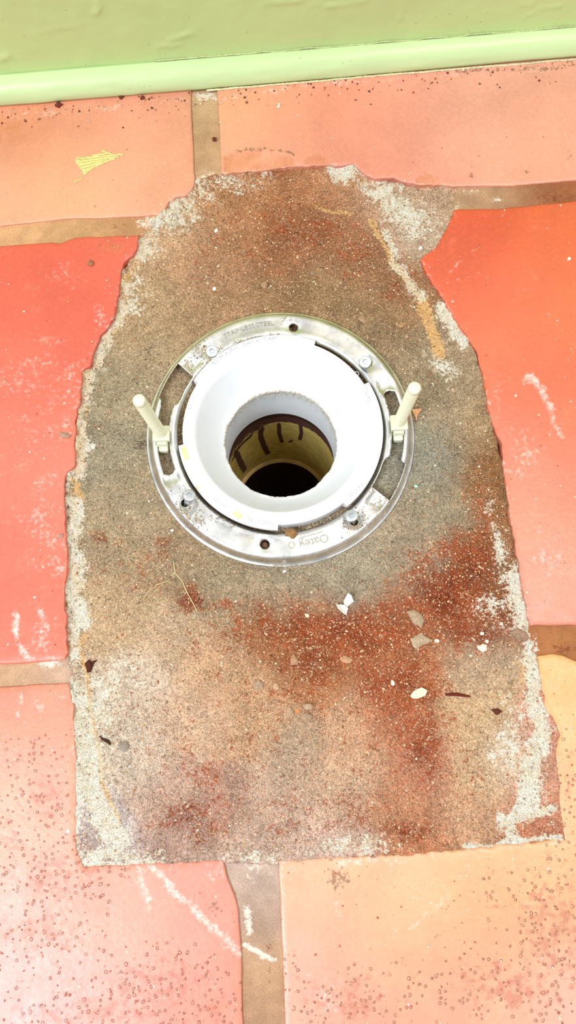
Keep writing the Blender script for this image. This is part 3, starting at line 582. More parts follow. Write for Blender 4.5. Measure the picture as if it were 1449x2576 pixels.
# ------------------------------------------------------------------ grout joints
def joint(outline, tones, red=(), white=(), seed=0, drop=None):
    P = jitter(resample(fls(outline), .003), .0006, 120, seed)
    def zf(x, y, d):
        z = -0.0011 + 0.0007 * (fbm(x, y, 70, 4, seed) - .5) + 0.0006 * (fbm(x, y, 400, 2, seed + 3) - .5)
        s = np.where(inside(x, y, hole_w), seg_dist(x, y, hole_w, True), 0.0)
        return z - 0.0075 * sstep(-0.001, 0.0045, s + 0.004 * (fbm(x, y, 180, 3, seed + 9) - .5) * (s > 0))
    V, F, n, d = slab(P, [], .0022, zf, lambda x, y, z: x * 0 - .0125)
    sx, sy = survey(V[:, 0], V[:, 1]); w = 12
    wx_ = sx + w * 2 * (fbm(V[:, 0], V[:, 1], 70, 4, seed + 7) - .5); wy_ = sy + w * 2 * (fbm(V[:, 0], V[:, 1], 70, 4, seed + 8) - .5)
    r = blob(wx_, wy_, list(red)); h = blob(wx_, wy_, list(white))
    return mesh('grout_joint', V, F, M['grout'], floor, attrs=dict(base=field(sx, sy, tones, 70) * [1.0, 1.05, 1.15], cover=np.stack([r, h, r * 0], -1)))
joint([(470, 180), (560, 175), (566, 330), (572, 442), (545, 462), (500, 476), (476, 470), (474, 300)], [(515, 260), ] and [(515, 250, (200, 164, 122)), (515, 340, (186, 138, 94)), (520, 430, (206, 162, 120))], white=[('e', 515, 240, 40, 14, .7), ('e', 525, 440, 30, 22, .55)], seed=201)
joint([(-600, 600), (0, 556), (180, 538), (400, 530), (400, 560), (372, 590), (340, 606), (190, 606), (120, 620), (0, 630), (-600, 676)], [(60, 590, (212, 158, 110)), (220, 570, (208, 156, 106)), (330, 565, (200, 142, 96))], white=[('e', 380, 555, 40, 22, .62), ('e', 240, 560, 60, 12, .25)], red=[('e', 300, 568, 40, 14, .4)], seed=202)
joint([(1135, 458), (1290, 454), (1449, 440), (1750, 415), (1750, 490), (1449, 517), (1350, 527), (1250, 536), (1140, 536), (1118, 510)], [(1170, 495, (196, 150, 108)), (1250, 490, (176, 138, 104)), (1350, 485, (164, 100, 62)), (1440, 480, (168, 98, 58))], red=[('e', 1400, 490, 90, 20, .5)], white=[('e', 1180, 480, 40, 8, .45), ('e', 1250, 497, 30, 10, .55), ('e', 1150, 515, 30, 14, .5)], seed=203)
joint([(-700, 1704), (0, 1660), (160, 1650), (180, 1652), (186, 1690), (183, 1728), (100, 1734), (0, 1740), (-700, 1782)], [(20, 1700, (206, 160, 118)), (100, 1695, (208, 162, 124)), (160, 1690, (210, 176, 150))], white=[('e', 125, 1675, 40, 12, .75), ('e', 60, 1720, 60, 10, .3)], seed=204)
joint([(1322, 1562), (1381, 1562), (1449, 1560), (1780, 1542), (1800, 1646), (1449, 1674), (1390, 1656), (1346, 1662), (1328, 1620)], [(1350, 1610, (176, 112, 66)), (1430, 1600, (180, 116, 68)), (1430, 1640, (160, 98, 58))], red=[('e', 1430, 1635, 60, 22, .5)], white=[('e', 1343, 1620, 10, 40, .6)], seed=205)
joint([(548, 2156), (640, 2150), (712, 2158), (718, 2250), (721, 2350), (730, 2576), (750, 2985), (610, 2992), (600, 2576), (594, 2400), (588, 2290), (575, 2250)], [(630, 2200, (198, 168, 146)), (650, 2320, (182, 148, 124)), (660, 2440, (190, 146, 106)), (660, 2560, (184, 140, 106))], white=[('s', [(625, 2290), (628, 2350)], 9, .8), ('s', [(615, 2380), (650, 2405), (685, 2420)], 9, .85), ('e', 640, 2190, 50, 50, .4)], red=[('e', 680, 2400, 20, 100, .35)], seed=206)

# ------------------------------------------------------------------ wall and its shoe moulding
WA, WB = fl(0, 272), fl(1449, 150)
wu = (WB - WA) / np.linalg.norm(WB - WA); wn = np.array([-wu[1], wu[0]])     # along / into the wall
MR = 0.0155
def wpt(s, o, z): p = WA + wu * s + wn * o; return (p[0], p[1], z)
def on_wall(x, y, off):
    d = ray(x, y); p0 = WA + wn * off; k = (wn @ p0) / (wn @ d[:2]); p = d[:2] * k
    return ((p - WA) @ wu, CAM_H + d[2] * k)
S = np.r_[np.linspace(-.9, -.06, 8), np.arange(-.05, .50, .002), np.linspace(.55, 1.2, 8)]
ZZ = np.r_[np.arange(0.0, .10, .002), np.linspace(.11, 2.3, 12)]
SS, Zw = np.meshgrid(S, ZZ)
ridges = [([(245, 0), (252, 18), (240, 34)], .0022, .0016), ([(640, 16), (690, 9), (760, 1)], .0012, .0011), ([(778, 16), (806, 13)], .0014, .0011), ([(820, 18), (860, 11), (925, 3)], .0014, .0013), ([(1012, 0), (1008, 50)], .0012, .0008),
          ([(430, 100), (480, 84)], .003, .0014), ([(400, 118), (455, 112)], .003, .0012), ([(105, 80), (200, 64)], .0016, .0007), ([(1310, 10), (1345, 8)], .0014, .0010), ([(1350, 24), (1410, 16)], .0013, .0012), ([(1325, 42), (1345, 30)], .0016, .0009), ([(0, 150), (20, 140)], .004, .0016)]
disp = 0.0009 * (fbm(SS, Zw, 30, 4, 301) - .5) + 0.0003 * (fbm(SS, Zw, 150, 3, 302) - .5)
for pts, w, h in ridges:
    wp = [on_wall(a, b, MR) for a, b in pts]
    disp += .7 * h * np.exp(-(seg_dist(SS, Zw, wp) / (w * .62)) ** 2) * (0.5 + fbm(SS, Zw, 300, 2, 303))
fade = (SS > -.05) & (SS < .5) & (Zw < .1)
OFF = MR - disp * fade
P = WA + wu * SS[..., None] + wn * OFF[..., None]
Vw = np.concatenate([P, Zw[..., None]], -1).reshape(-1, 3)
ns, nz = len(S), len(ZZ); ii = np.arange(ns * nz).reshape(nz, ns)
Fw = np.stack([ii[:-1, :-1], ii[:-1, 1:], ii[1:, 1:], ii[1:, :-1]], -1).reshape(-1, 4).tolist()
# back of the wall
k0 = len(Vw); back = [wpt(-.9, .12, -.0), wpt(1.2, .12, -.0), wpt(1.2, .12, 2.3), wpt(-.9, .12, 2.3)]
Vw = np.r_[Vw, np.array(back)]
Fw += [(k0 + 1, k0, k0 + 3, k0 + 2), (int(ii[0, 0]), int(ii[-1, 0]), k0 + 3, k0), (int(ii[-1, -1]), int(ii[0, -1]), k0 + 1, k0 + 2), (int(ii[-1, 0]), int(ii[-1, -1]), k0 + 2, k0 + 3)]
wall = mesh('wall_back', Vw, Fw, M['wall'], origin=wpt(0.2, MR, 0))
props(wall, 'olive green painted wall with drips and ridges in the paint', None, kind='structure')
# quarter-round shoe moulding, painted over
prof = [(MR, 0.0004), (0.0006, 0.0004)] + [(MR - MR * math.cos(a) * 0.96, 0.0022 + (MR - .0022) * math.sin(a)) for a in np.linspace(0, math.pi / 2, 14)]
prof[1] = (0.0009, 0.0006)
Sm = np.r_[np.linspace(-.9, -.06, 5), np.arange(-.05, .50, .003), np.linspace(.55, 1.2, 5)]
Vm = []; Fm = []
for i, s in enumerate(Sm):
    lift = 0.0012 * sstep(.22, .40, np.array(s)) + .0004 * (vnoise(np.array(s * 40), np.array(0.), 5) - .5)
    for k, (o, z) in enumerate(prof):
        oo = o + .0005 * (vnoise(np.array(s * 60.), np.array(k * .5), 9) - .5); zz = z + (lift if k < 4 else 0) * (1 if k < 3 else .5)
        Vm.append(wpt(s, float(oo), max(0.0003, float(zz))))
npf = len(prof)
for i in range(len(Sm) - 1):
    for k in range(npf):
        j = (k + 1) % npf; Fm.append((i * npf + k, i * npf + j, (i + 1) * npf + j, (i + 1) * npf + k))
base_t = fix_normals(mesh('baseboard_back', Vm, Fm, M['trim'], origin=wpt(.2, MR / 2, 0)))
props(base_t, 'pale green quarter-round moulding along the foot of the wall', None, kind='structure')
def bead(name, pts, r, mat, parent, seed, label=None):
    path = []
    for i, p in enumerate(pts): path.append(p)
    V, F = tube(path, r, 6); V = np.array(V); V += (RNG.random(V.shape) - .5) * r * .4
    o = mesh(name, V, F, mat, parent)
    if label: o['label'] = label
    return o
bead('caulk_bead', [wpt(s, MR - .0006, MR + .0004 + .0012 * (vnoise(np.array(s * 90.), np.array(1.), 4) - .5)) for s in np.arange(.12, .48, .0015)], .00055, M['caulk'], base_t, 1, 'cracked bead of paint')
bead('caulk_bead', [wpt(s, .0002 - .0016 * max(0, float(fbm(np.array(s), np.array(.3), 60, 3, 4)) - .4), .0004) for s in np.arange(.155, .48, .0015)], .0008, M['caulk_pale'], base_t, 2, 'ragged paint edge at the floor')

# ------------------------------------------------------------------ toilet flange
cx_, cy_ = FC
flange = empty('toilet_flange', (cx_, cy_, -0.0065))
props(flange, 'round drain flange with dented stainless ring and white plastic collar in the mortar', 'flange')
def pc(r, deg): a = math.radians(deg); return (cx_ + r * math.cos(a), cy_ + r * math.sin(a))
def arc(r, a0, a1, step=1.0):
    n = max(2, int(abs(a1 - a0) / step) + 1); return [pc(r, a) for a in np.linspace(a0, a1, n)]
def circle(c, r, n=28): return [(c[0] + r * math.cos(2 * math.pi * i / n), c[1] + r * math.sin(2 * math.pi * i / n)) for i in range(n)]
slotL = arc(.0862, 140.5, 158.8) + arc(.0836, 160.0, 161.5) + arc(.0827, 163, 196.5) + [pc(.0800, 197.6), pc(.0772, 197.6)] + arc(.0749, 196.0, 161.5) + [pc(.0735, 160), pc(.0722, 158.8)] + arc(.0716, 157, 142)
slotR = arc(.0862, -38.0, -20.2) + [pc(.0856, -19.4), pc(.0836, -19.0)] + arc(.0828, -18.2, 16.0) + [pc(.0800, 17.3), pc(.0775, 17.3)] + arc(.0750, 16.2, -18) + [pc(.0738, -19), pc(.0724, -20)] + arc(.0716, -22, -37)
SCREWS = [(.0768, 124.0), (.0783, 35.3), (.0796, -146.4), (.0785, -56.5)]
HOLES = [(.0772, 78.9), (.0776, -101.9)]
slots = [np.array(slotL), np.array(slotR)]
holes = slots + [np.array(circle(pc(*h), .0026)) for h in SCREWS] + [np.array(circle(pc(*h), .0030)) for h in HOLES]
def ring_z(x, y, d):
    dx, dy = x - cx_, y - cy_; r = np.hypot(dx, dy) * 1000; a = np.degrees(np.arctan2(dy, dx))
    z = np.interp(r, [69.5, 70.3, 71.5, 73, 76, 81, 84, 85.6, 87.0, 88.2, 89.2, 91.0], [-1.3, -.2, .55, .8, .5, .5, .7, .5, -.9, -3.6, -5.2, -5.6]) / 1000
    for h in SCREWS + HOLES:
        p = pc(*h); q = np.hypot(x - p[0], y - p[1]); z = z - 0.0016 * np.exp(-(q / .0048) ** 2)
    for aa, w in ((199.5, 3.2), (137.5, 4.5), (20.0, 3.0), (-41.5, 4.5)):
        da = (a - aa + 180) % 360 - 180
        z = z - 0.0019 * np.exp(-(da / w) ** 2) * sstep(72.5, 75.5, r) * sstep(86.5, 83, r)
    z = z + .0003 * (fbm(x, y, 40, 3, 61) - .5)
    return z
V, F, n, d = slab(np.array(arc(.091, 0, 359, 1)), [np.array(arc(.0695, 0, 359, 1))] + holes, .0013, ring_z, .0011, extra=[pc(r * .001, a + (k % 2) * .5) for k, r in enumerate((69.9, 70.3, 70.8, 71.4, 83.9, 84.5, 85.1, 85.6, 86.1, 86.6, 87.1, 87.6, 88.1, 88.6, 89.1, 89.7, 90.4)) for a in np.arange(0, 360, 1.0)], drop=lambda x, y: (np.hypot(x - cx_, y - cy_) > .0836) | (np.hypot(x - cx_, y - cy_) < .0717))
r_ = np.hypot(V[:, 0] - cx_, V[:, 1] - cy_); a_ = np.degrees(np.arctan2(V[:, 1] - cy_, V[:, 0] - cx_)); sx, sy = survey(V[:, 0], V[:, 1])
dirt = blob(sx, sy, [('e', 510, 880, 30, 26, .52), ('e', 470, 920, 26, 26, .5), ('e', 590, 862, 36, 8, .36), ('e', 480, 1300, 60, 34, .5, 35), ('e', 890, 1310, 36, 30, .55), ('e', 960, 1270, 40, 24, .4), ('e', 980, 1230, 24, 22, .5), ('s', [(900, 1400), (960, 1360), (1010, 1290)], 10, .45), ('e', 670, 1365, 30, 14, .34), ('e', 720, 806, 24, 14, .38),
                   ('s', [(590, 862), (650, 848), (700, 842)], 5, .55), ('s', [(500, 925), (560, 880)], 5, .5), ('s', [(690, 1418), (800, 1415), (900, 1385)], 6, .5), ('e', 420, 1000, 10, 20, .3), ('e', 460, 945, 30, 16, .45), ('e', 560, 1310, 50, 20, .4, 30)])
rub_ = blob(sx, sy, [('e', 908, 888, 24, 16, .8), ('e', 965, 970, 22, 14, .85), ('e', 720, 815, 40, 18, .6), ('e', 630, 1360, 40, 20, .65), ('e', 900, 1330, 60, 30, .6), ('e', 950, 1290, 50, 30, .55), ('e', 500, 1280, 70, 30, .5, 40), ('s', [(1030, 1010), (1040, 1100), (1020, 1200)], 12, .5), ('e', 1000, 1080, 16, 60, .35), ('s', [(830, 1410), (960, 1340)], 14, .5), ('e', 505, 880, 36, 26, .6)])
steel = mesh('steel_ring', V, F, M['steel'], flange, origin=(cx_, cy_, -.0065), attrs=dict(cover=np.stack([dirt, rub_, dirt * 0], -1)))
steel.data.polygons.foreach_set('use_smooth', [len(p.vertices) == 3 for p in steel.data.polygons]); steel['label'] = 'dented stainless steel ring with two slots'

# plastic collar: stepped rim, funnel, hub
TABS = [(64.9, 144.9), (-55.0, 24.9), (-174.9, -95.7)]
angs = list(np.arange(-180, 180, 1.0))
for a0, a1 in TABS: angs += [a0 - .12, a0 + .12, a1 - .12, a1 + .12]
angs = sorted(a for a in set(angs) if not any(abs(a - t) < .11 for tt in TABS for t in tt)); na = len(angs)
def is_tab(a): return any(a0 <= a <= a1 for a0, a1 in TABS)
PZ = 0.0052
def pvc_prof(a):
    tab = is_tab(a); Ro = .0685 if tab else .0651; zb = .0012 if tab else -.0062
    jr = .0006 * (fbm(np.array(a * .12), np.array(2.), 1, 3, 77) - .5) * 2 + .0012 * max(0, float(vnoise(np.array(a * .9), np.array(1.), 3)) - .72)
    jz = .0007 * (float(vnoise(np.array(a * .5), np.array(5.), 8)) - .5)
    out = [(.0402, -.0720), (.0396, -.050), (.0392 + jr * .4, -.0262)]
    out += [(.0390 + jr, -.0246 + jz), (.0394 + jr, -.0234 + jz)]
    for t in np.linspace(.06, 1, 12): out.append((.0394 + (.0570 - .0394) * t ** 0.92, -.0234 + (PZ - .0004 + .0234) * t ** 1.15))
    out += [(.0576, PZ), (.0600, PZ + .0001), (Ro - .0030, PZ), (Ro - .0005, PZ), (Ro, PZ - .0005), (Ro, zb), (.0620, zb - .0004), (.0600, -.0066), (.0470, -.030), (.0440, -.034), (.0436, -.0720)]
    return out
V = []; F = []
for a in angs:
    for r, z in pvc_prof(a): p = pc(r, a); V.append((p[0], p[1], z))
m = len(pvc_prof(0))
for i in range(na):
    j = (i + 1) % na
    for k in range(m):
        l = (k + 1) % m; F.append((i * m + k, j * m + k, j * m + l, i * m + l))
V = np.array(V); sx, sy = survey(V[:, 0], V[:, 1], PZ); rv = np.hypot(V[:, 0] - cx_, V[:, 1] - cy_); av = np.degrees(np.arctan2(V[:, 1] - cy_, V[:, 0] - cx_))
dirt = np.where((rv < .0402) & (V[:, 2] > -.028), .56, 0.) * (V[:, 2] < -.022) + np.where((V[:, 2] < -.05) & (rv < .041), .30, 0) + np.where((rv > .0648) & (V[:, 2] < .003), .46, 0)
dirt = np.maximum(dirt, blob(sx, sy, [('e', 490, 1215, 18, 30, .42), ('e', 640, 1300, 20, 8, .3)]) * (V[:, 2] > 0))
yel = blob(sx, sy, [('s', [(462, 1125), (466, 1155)], 5, .95), ('s', [(588, 1290), (605, 1303)], 5, .95), ('e', 498, 1230, 10, 18, .5)]) * (V[:, 2] > 0)
sf = survey(V[:, 0], V[:, 1], V[:, 2]); mag = blob(sf[0], sf[1], [('s', [(853, 1020), (848, 1050)], 4, .7), ('s', [(884, 1040), (890, 1052)], 3, .7)]) * (rv < .057)
collar = mesh('plastic_collar', V, F, M['pvc'], flange, origin=(cx_, cy_, -.0065), attrs=dict(cover=np.stack([dirt, yel, mag], -1)))
fix_normals(collar); collar['label'] = 'white plastic collar with three tabs'
bm = bmesh.new(); bm.from_mesh(collar.data)
for e in bm.edges: e.smooth = e.calc_face_angle(0) < math.radians(35)
bm.to_mesh(collar.data); bm.free()

# raised lettering, bent round the ring; tops of the letters point outwards
def lettering(txt, r, deg, size, z, depth, parent, mat, tilt=0.0, spread=1.0, zf=None):
    cu = bpy.data.curves.new('lettering', 'FONT'); cu.body = txt; cu.size = size; cu.align_x = 'CENTER'; cu.align_y = 'CENTER'; cu.extrude = depth / 2; cu.resolution_u = 3; cu.space_character = spread
    o = bpy.data.objects.new('lettering_tmp', cu); COL.objects.link(o)
    dg = bpy.context.evaluated_depsgraph_get(); me = o.evaluated_get(dg).to_mesh()
    V = np.array([tuple(v.co) for v in me.vertices]); F = [tuple(p.vertices) for p in me.polygons]
    o.evaluated_get(dg).to_mesh_clear(); bpy.data.objects.remove(o); bpy.data.curves.remove(cu)
    out = []
    for x, y, zz in V:
        a = math.radians(deg) - x / r; R = r + y
        px, py = cx_ + R * math.cos(a), cy_ + R * math.sin(a)
        zb = z if zf is None else float(zf(np.array([px]), np.array([py]), np.array([1.]))[0])
        out.append((px, py, zb + zz + depth * .45))
    k = len(out)
    return mesh('lettering', out, F, mat, parent, smooth=False, attrs=dict(cover=np.zeros((k, 3)) + ([.25, .1, 0] if mat is M['steel'] else [0, 0, 0])))
def ring_mark(r, deg, rad, w, parent, mat, z, depth, zf=None):
    c = pc(r, deg); V, F, n, d = slab(np.array(circle(c, rad, 24)), [np.array(circle(c, rad - w, 24))], .01, (lambda x, y, d: x * 0 + z + depth) if zf is None else (lambda x, y, d: zf(x, y, d) + depth), depth * 1.4)
    return mesh('mould_mark', V, F, mat, parent, smooth=False, attrs=dict(cover=np.zeros((len(V), 3))))
lettering('STAINLESS STEEL', .0795, 102.0, .0046, 0, .0007, steel, M['steel_mark'], zf=ring_z, spread=1.05)
lettering('Oatey', .0784, -78.0, .0078, 0, .0009, steel, M['steel_mark'], zf=ring_z)
def bar(r0, a0, r1, a1, w, parent, mat, zf, depth):
    p = np.array(pc(r0, a0)); q = np.array(pc(r1, a1)); t = (q - p) / np.linalg.norm(q - p); nn = np.array([-t[1], t[0]]) * w / 2
    V, F, n, d = slab(resample([p - nn, q - nn, q + nn, p + nn], .002), [], .01, lambda x, y, d: zf(x, y, d) + depth, depth * 1.5)
    return mesh('logo_frame', V, F, mat, parent, smooth=False, attrs=dict(cover=np.zeros((len(V), 3))))
bar(.0742, -84.8, .0742, -72.3, .0006, steel, M['steel_mark'], ring_z, .0007); bar(.0742, -84.8, .0790, -84.8, .0006, steel, M['steel_mark'], ring_z, .0007)
ring_mark(.0780, -89.0, .0022, .0005, steel, M['steel_mark'], 0, .0006, ring_z)
flat = lambda x, y, d: x * 0 + PZ
for txt, r, dg_, sz in (('ASTM A PVC', .0655, 121.0, .0040), ('DWV N', .0655, 103.5, .0036), ('C-ABS', .0655, 92.0, .0036), ('MADE IN', .0645, -106.0, .0044), ('WHITE', .0640, -132.5, .0034), ('PATENT', .0650, -46.0, .0042), ('Oatey', .0635, 18.2, .0046)):
    lettering(txt, r, dg_, sz, PZ, .0006, collar, M['pvc_mark'])
bar(.0612, 23.6, .0612, 12.6, .0005, collar, M['pvc_mark'], flat, .0003); bar(.0612, 12.6, .0655, 12.6, .0005, collar, M['pvc_mark'], flat, .0003)
for r, dg_ in ((.0632, 161.0), (.0665, 137.0), (.0618, -122.0), (.0618, -92.5), (.0648, 33.0), (.0618, -12.0)): ring_mark(r, dg_, .0018, .0004, collar, M['pvc_mark'], PZ, .0003)

# crumbs of mud in the gap and on the ring are added with the loose bits below

# ------------------------------------------------------------------ screws
def screw(n_, r, deg, head_r, head_deg, hz, label):
    b = np.array([*pc(r, deg), -0.006]); h = np.array([*pc(head_r, head_deg), hz]); ax = Vector(h - b).normalized()
    root = empty('flange_screw', b); props(root, label, 'screw', 'screws holding the flange ring')
    L = float(np.linalg.norm(h - b)); q = Vector((0, 0, 1)).rotation_difference(ax).to_matrix()
    def place(V): return [tuple(Vector(b) + q @ Vector(v)) for v in V]
    # head: domed rim, six-lobe recess
    N = 36
    def star(r0, amp, i): a = 2 * math.pi * i / N; return r0 + amp * math.cos(6 * a)
    rings = []
    for rr_, z in ((.0021, -.0020), (.0036, -.0006), (.0042, .0000), (.00425, .0006), (.0040, .0011), (.0033, .0013)): rings.append([(rr_ * math.cos(2 * math.pi * i / N), rr_ * math.sin(2 * math.pi * i / N), L + z) for i in range(N)])
    for r0, am, z in ((.00165, .00034, .0013), (.0015, .00030, .0011), (.0014, .00030, -.0002)): rings.append([(star(r0, am, i) * math.cos(2 * math.pi * i / N), star(r0, am, i) * math.sin(2 * math.pi * i / N), L + z) for i in range(N)])
    V = [v for R_ in rings for v in R_]; F = [(k * N + i, k * N + (i + 1) % N, (k + 1) * N + (i + 1) % N, (k + 1) * N + i) for k in range(len(rings) - 1) for i in range(N)]
    F.append(tuple(range((len(rings) - 1) * N, len(rings) * N)))
    hd = fix_normals(mesh('screw_head', place(V), F, M['zinc'], root, smooth=True))
    bm = bmesh.new(); bm.from_mesh(hd.data)
    for e in bm.edges: e.smooth = e.calc_face_angle(0) < math.radians(40)
    bm.to_mesh(hd.data); bm.free()
    V, F = [], []; K = int(L / .0003) + 12
    for k in range(K):
        z = -.012 + (L + .0105) * k / (K - 1)
        for i in range(16):
            a = 2 * math.pi * i / 16; thr = .00038 * abs(((z / .0014 - i / 16) % 1) * 2 - 1) if z < L - .004 else 0; rr_ = .0017 + thr
            V.append((rr_ * math.cos(a), rr_ * math.sin(a), z))
    for k in range(K - 1):
        for i in range(16): j = (i + 1) % 16; F.append((k * 16 + i, k * 16 + j, (k + 1) * 16 + j, (k + 1) * 16 + i))
    mesh('shank', place(V), F, M['zinc'], root)
screw(0, .0762, 124.4, .0745, 124.8, .0016, 'silver screw sitting flush in sandy dirt beside the stamped steel lettering')
screw(1, .0783, 35.3, .0746, 35.0, .0068, 'silver screw leaning inwards on the clean shiny stretch of ring near the right bolt')
screw(2, .0796, -146.4, .0752, -146.0, .0090, 'silver screw standing proud with its blue-grey shank showing in an open hole')
screw(3, .0785, -56.5, .0755, -56.7, .0062, 'silver screw ringed with brown grit near the embossed logo')
# old screw left deep in the empty hole
hp = pc(.0776, -101.9)
V, F = lathe([(.0001, -.0034), (.0016, -.0035), (.0026, -.0042), (.0026, -.0075)], 20, center=hp)
o = mesh('broken_screw', V, F, mat_plain('rusty_iron', lin(112, 80, 60), .6, .3, 900, .0006), smooth=True); props(o, 'rusty broken screw stub down inside the empty flange hole', 'screw')

# ------------------------------------------------------------------ closet bolts
def closet_bolt(r, deg, tip_r, tip_deg, label):
    b = np.array([*pc(r, deg), 0.0065]); tp = np.array([*pc(tip_r, tip_deg), 0.061]); ax = Vector(tp - b).normalized(); L = float(np.linalg.norm(tp - b))
    root = empty('closet_bolt', (b[0], b[1], -.0066)); props(root, label, 'bolt', 'plastic closet bolts in the flange slots')
    q = Vector((0, 0, 1)).rotation_difference(ax).to_matrix()
    N, p = 28, .00142; K = int((L - .006) / .00024); V = []; F = []
    prof = [(-.002 + (L - .0045 + .002) * k / K, 1) for k in range(K + 1)] + [(L - .0043, 0), (L - .0038, 2), (L - .0008, 2), (L, 3)]
    for z, fl_ in prof:
        for i in range(N):
            a = 2 * math.pi * i / N
            if fl_ == 1: rr_ = .0036 + .00042 * (1 - abs(((z / p - i / N) % 1) * 2 - 1) ** 1.3)
            elif fl_ == 0: rr_ = .0037
            elif fl_ == 2: rr_ = .00395 if z < L - .001 else .0039
            else: rr_ = .0031
            V.append((rr_ * math.cos(a), rr_ * math.sin(a), z))
    for k in range(len(prof) - 1):
        for i in range(N): j = (i + 1) % N; F.append((k * N + i, k * N + j, (k + 1) * N + j, (k + 1) * N + i))
    F.append(tuple(range((len(prof) - 1) * N, len(prof) * N)))
    mesh('threaded_shaft', [tuple(Vector(b) + q @ Vector(v)) for v in V], F, M['nylon'], root)
    rad = Vector((math.cos(math.radians(deg)), math.sin(math.radians(deg)), 0)); tan = Vector((-rad.y, rad.x, 0))
    if tan.y > 0: tan = -tan                                   # towards the room
    def block(name, hr, t0, t1, z0, z1, taper=0.0, bev=.0006):
        V = [];
        for z, k in ((z0, 0), (z1, taper)):
            for sr, tt in ((-1, t0), (1, t0), (1, t1), (-1, t1)):
                v = Vector((b[0], b[1], 0)) + rad * sr * (hr - k) + tan * (tt + (k if tt < 0 else -k)); V.append((v.x, v.y, z))
        o = fix_normals(mesh(name, V, [(0, 1, 2, 3), (4, 5, 6, 7), (0, 1, 5, 4), (1, 2, 6, 5), (2, 3, 7, 6), (3, 0, 4, 7)], M['nylon'], root, smooth=False))
        md = o.modifiers.new('bevel', 'BEVEL'); md.width = bev; md.segments = 3
        return o
    block('retainer_plate', .0056, -.0052, .0052, .0042, .0080)
    block('neck_block', .0037, -.0044, .0070, -.0010, .0044, .0004)
    block('bolt_head', .0036, -.0082, .0100, -.0062, -.0006, .0002, .0012)
closet_bolt(.0790, 178.2, .0838, 176.4, 'ivory plastic bolt leaning outwards over the dark patch, near the raised screw')
closet_bolt(.0790, -1.6, .0812, 0.2, 'ivory plastic bolt beside the peach crumb, opposite the dark patch')

# ------------------------------------------------------------------ drain pipe below
pipe = empty('drain_pipe', (cx_, cy_, -.34)); props(pipe, 'tan drain pipe with purple primer drips seen down the hole', 'pipe')
def cyl_hit(px, py, R, c):
    d = ray(px, py); o = np.array([-c[0], -c[1]]); A = d[:2] @ d[:2]; B = d[:2] @ o; Cc = o @ o - R * R
    t = (-B + math.sqrt(max(0, B * B - A * Cc))) / A; p = d * t
    return math.degrees(math.atan2(p[1] - c[1], p[0] - c[0])), CAM_H + p[2]
def z5(pts): return [(560 + a / 4.528, 960 + b / 4.528) for a, b in pts]
PR = .0432; zt, zb_ = -.0722, -.198
N, K = 240, 90; V = []; TH = np.linspace(-180, 180, N, endpoint=False); ZP = np.linspace(zt, zb_, K)
shift = lambda z: (0.0, -0.010 * max(0, (zt - z) / (zt - zb_)) * 0.4)
A_, Zp = np.meshgrid(TH, ZP)
for k in range(K):
    for a in TH: V.append((cx_ + PR * math.cos(math.radians(a)), cy_ + PR * math.sin(math.radians(a)), ZP[k]))
F = [(k * N + i, (k + 1) * N + i, (k + 1) * N + (i + 1) % N, k * N + (i + 1) % N) for k in range(K - 1) for i in range(N)]
um = A_ * math.pi / 180 * PR
drips = [([(440, 540), (430, 620), (470, 730), (515, 820)], .0030, 1), ([(640, 480), (645, 590), (675, 690)], .0021, 1), ([(885, 470), (898, 590), (880, 660)], .0020, 1), ([(760, 690), (790, 670)], .0018, .9), ([(150, 800), (190, 900), (255, 1010)], .0045, .8), ([(120, 880), (180, 760), (300, 640)], .0042, .85), ([(1050, 730), (1070, 760)], .002, .5), ([(640, 785), (690, 795)], .0012, .7)]
pur = np.clip(1 - (zt - Zp - .022) / .010, 0, 1) * .95
ang_l = np.where(np.cos(np.radians(A_ - 175)) > .3, 1, 0); pur = np.maximum(pur, np.clip(1 - (zt - Zp - .02) / .035, 0, 1) * ang_l * .75)
for pts, w, amp in drips:
    hp_ = [cyl_hit(a, b, PR, FC) for a, b in z5(pts)]; hp_ = [(math.radians(a) * PR, z) for a, z in hp_]
    pur = np.maximum(pur, amp * np.exp(-(seg_dist(um, Zp, hp_) / w) ** 2))
dk_ = .9 * np.clip(1 - (zt - Zp - .012) / .006, 0, 1) + .3 * np.exp(-((Zp - zb_) / .004) ** 2) + .42 * np.exp(-(((A_ - 35 + 180) % 360 - 180) / 16) ** 2) * np.exp(-((Zp + .13) / .03) ** 2) + .30 * np.exp(-(((A_ - 165 + 180) % 360 - 180) / 20) ** 2)  # top dark band paints in the shadow gap under the hub
k_ = len(V); pb = np.tile(lin(228, 202, 116), (k_, 1))
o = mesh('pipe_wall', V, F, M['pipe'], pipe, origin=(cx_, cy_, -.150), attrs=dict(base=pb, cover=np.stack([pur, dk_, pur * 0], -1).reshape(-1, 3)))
# ledge and the elbow under it
LC = (cx_, cy_); LR = .0402
prof_a = [(PR, None)]
V = []; F = []
for k in range(3):
    for a in TH:
        ca, sa = math.cos(math.radians(a)), math.sin(math.radians(a))
        if k == 0: V.append((cx_ + PR * ca, cy_ + PR * sa, zb_))
        elif k == 1: V.append((LC[0] + (LR + .0012) * ca, LC[1] + (LR + .0012) * sa, zb_ - .0006))
        else: V.append((LC[0] + LR * ca, LC[1] + LR * sa, zb_ - .0022))
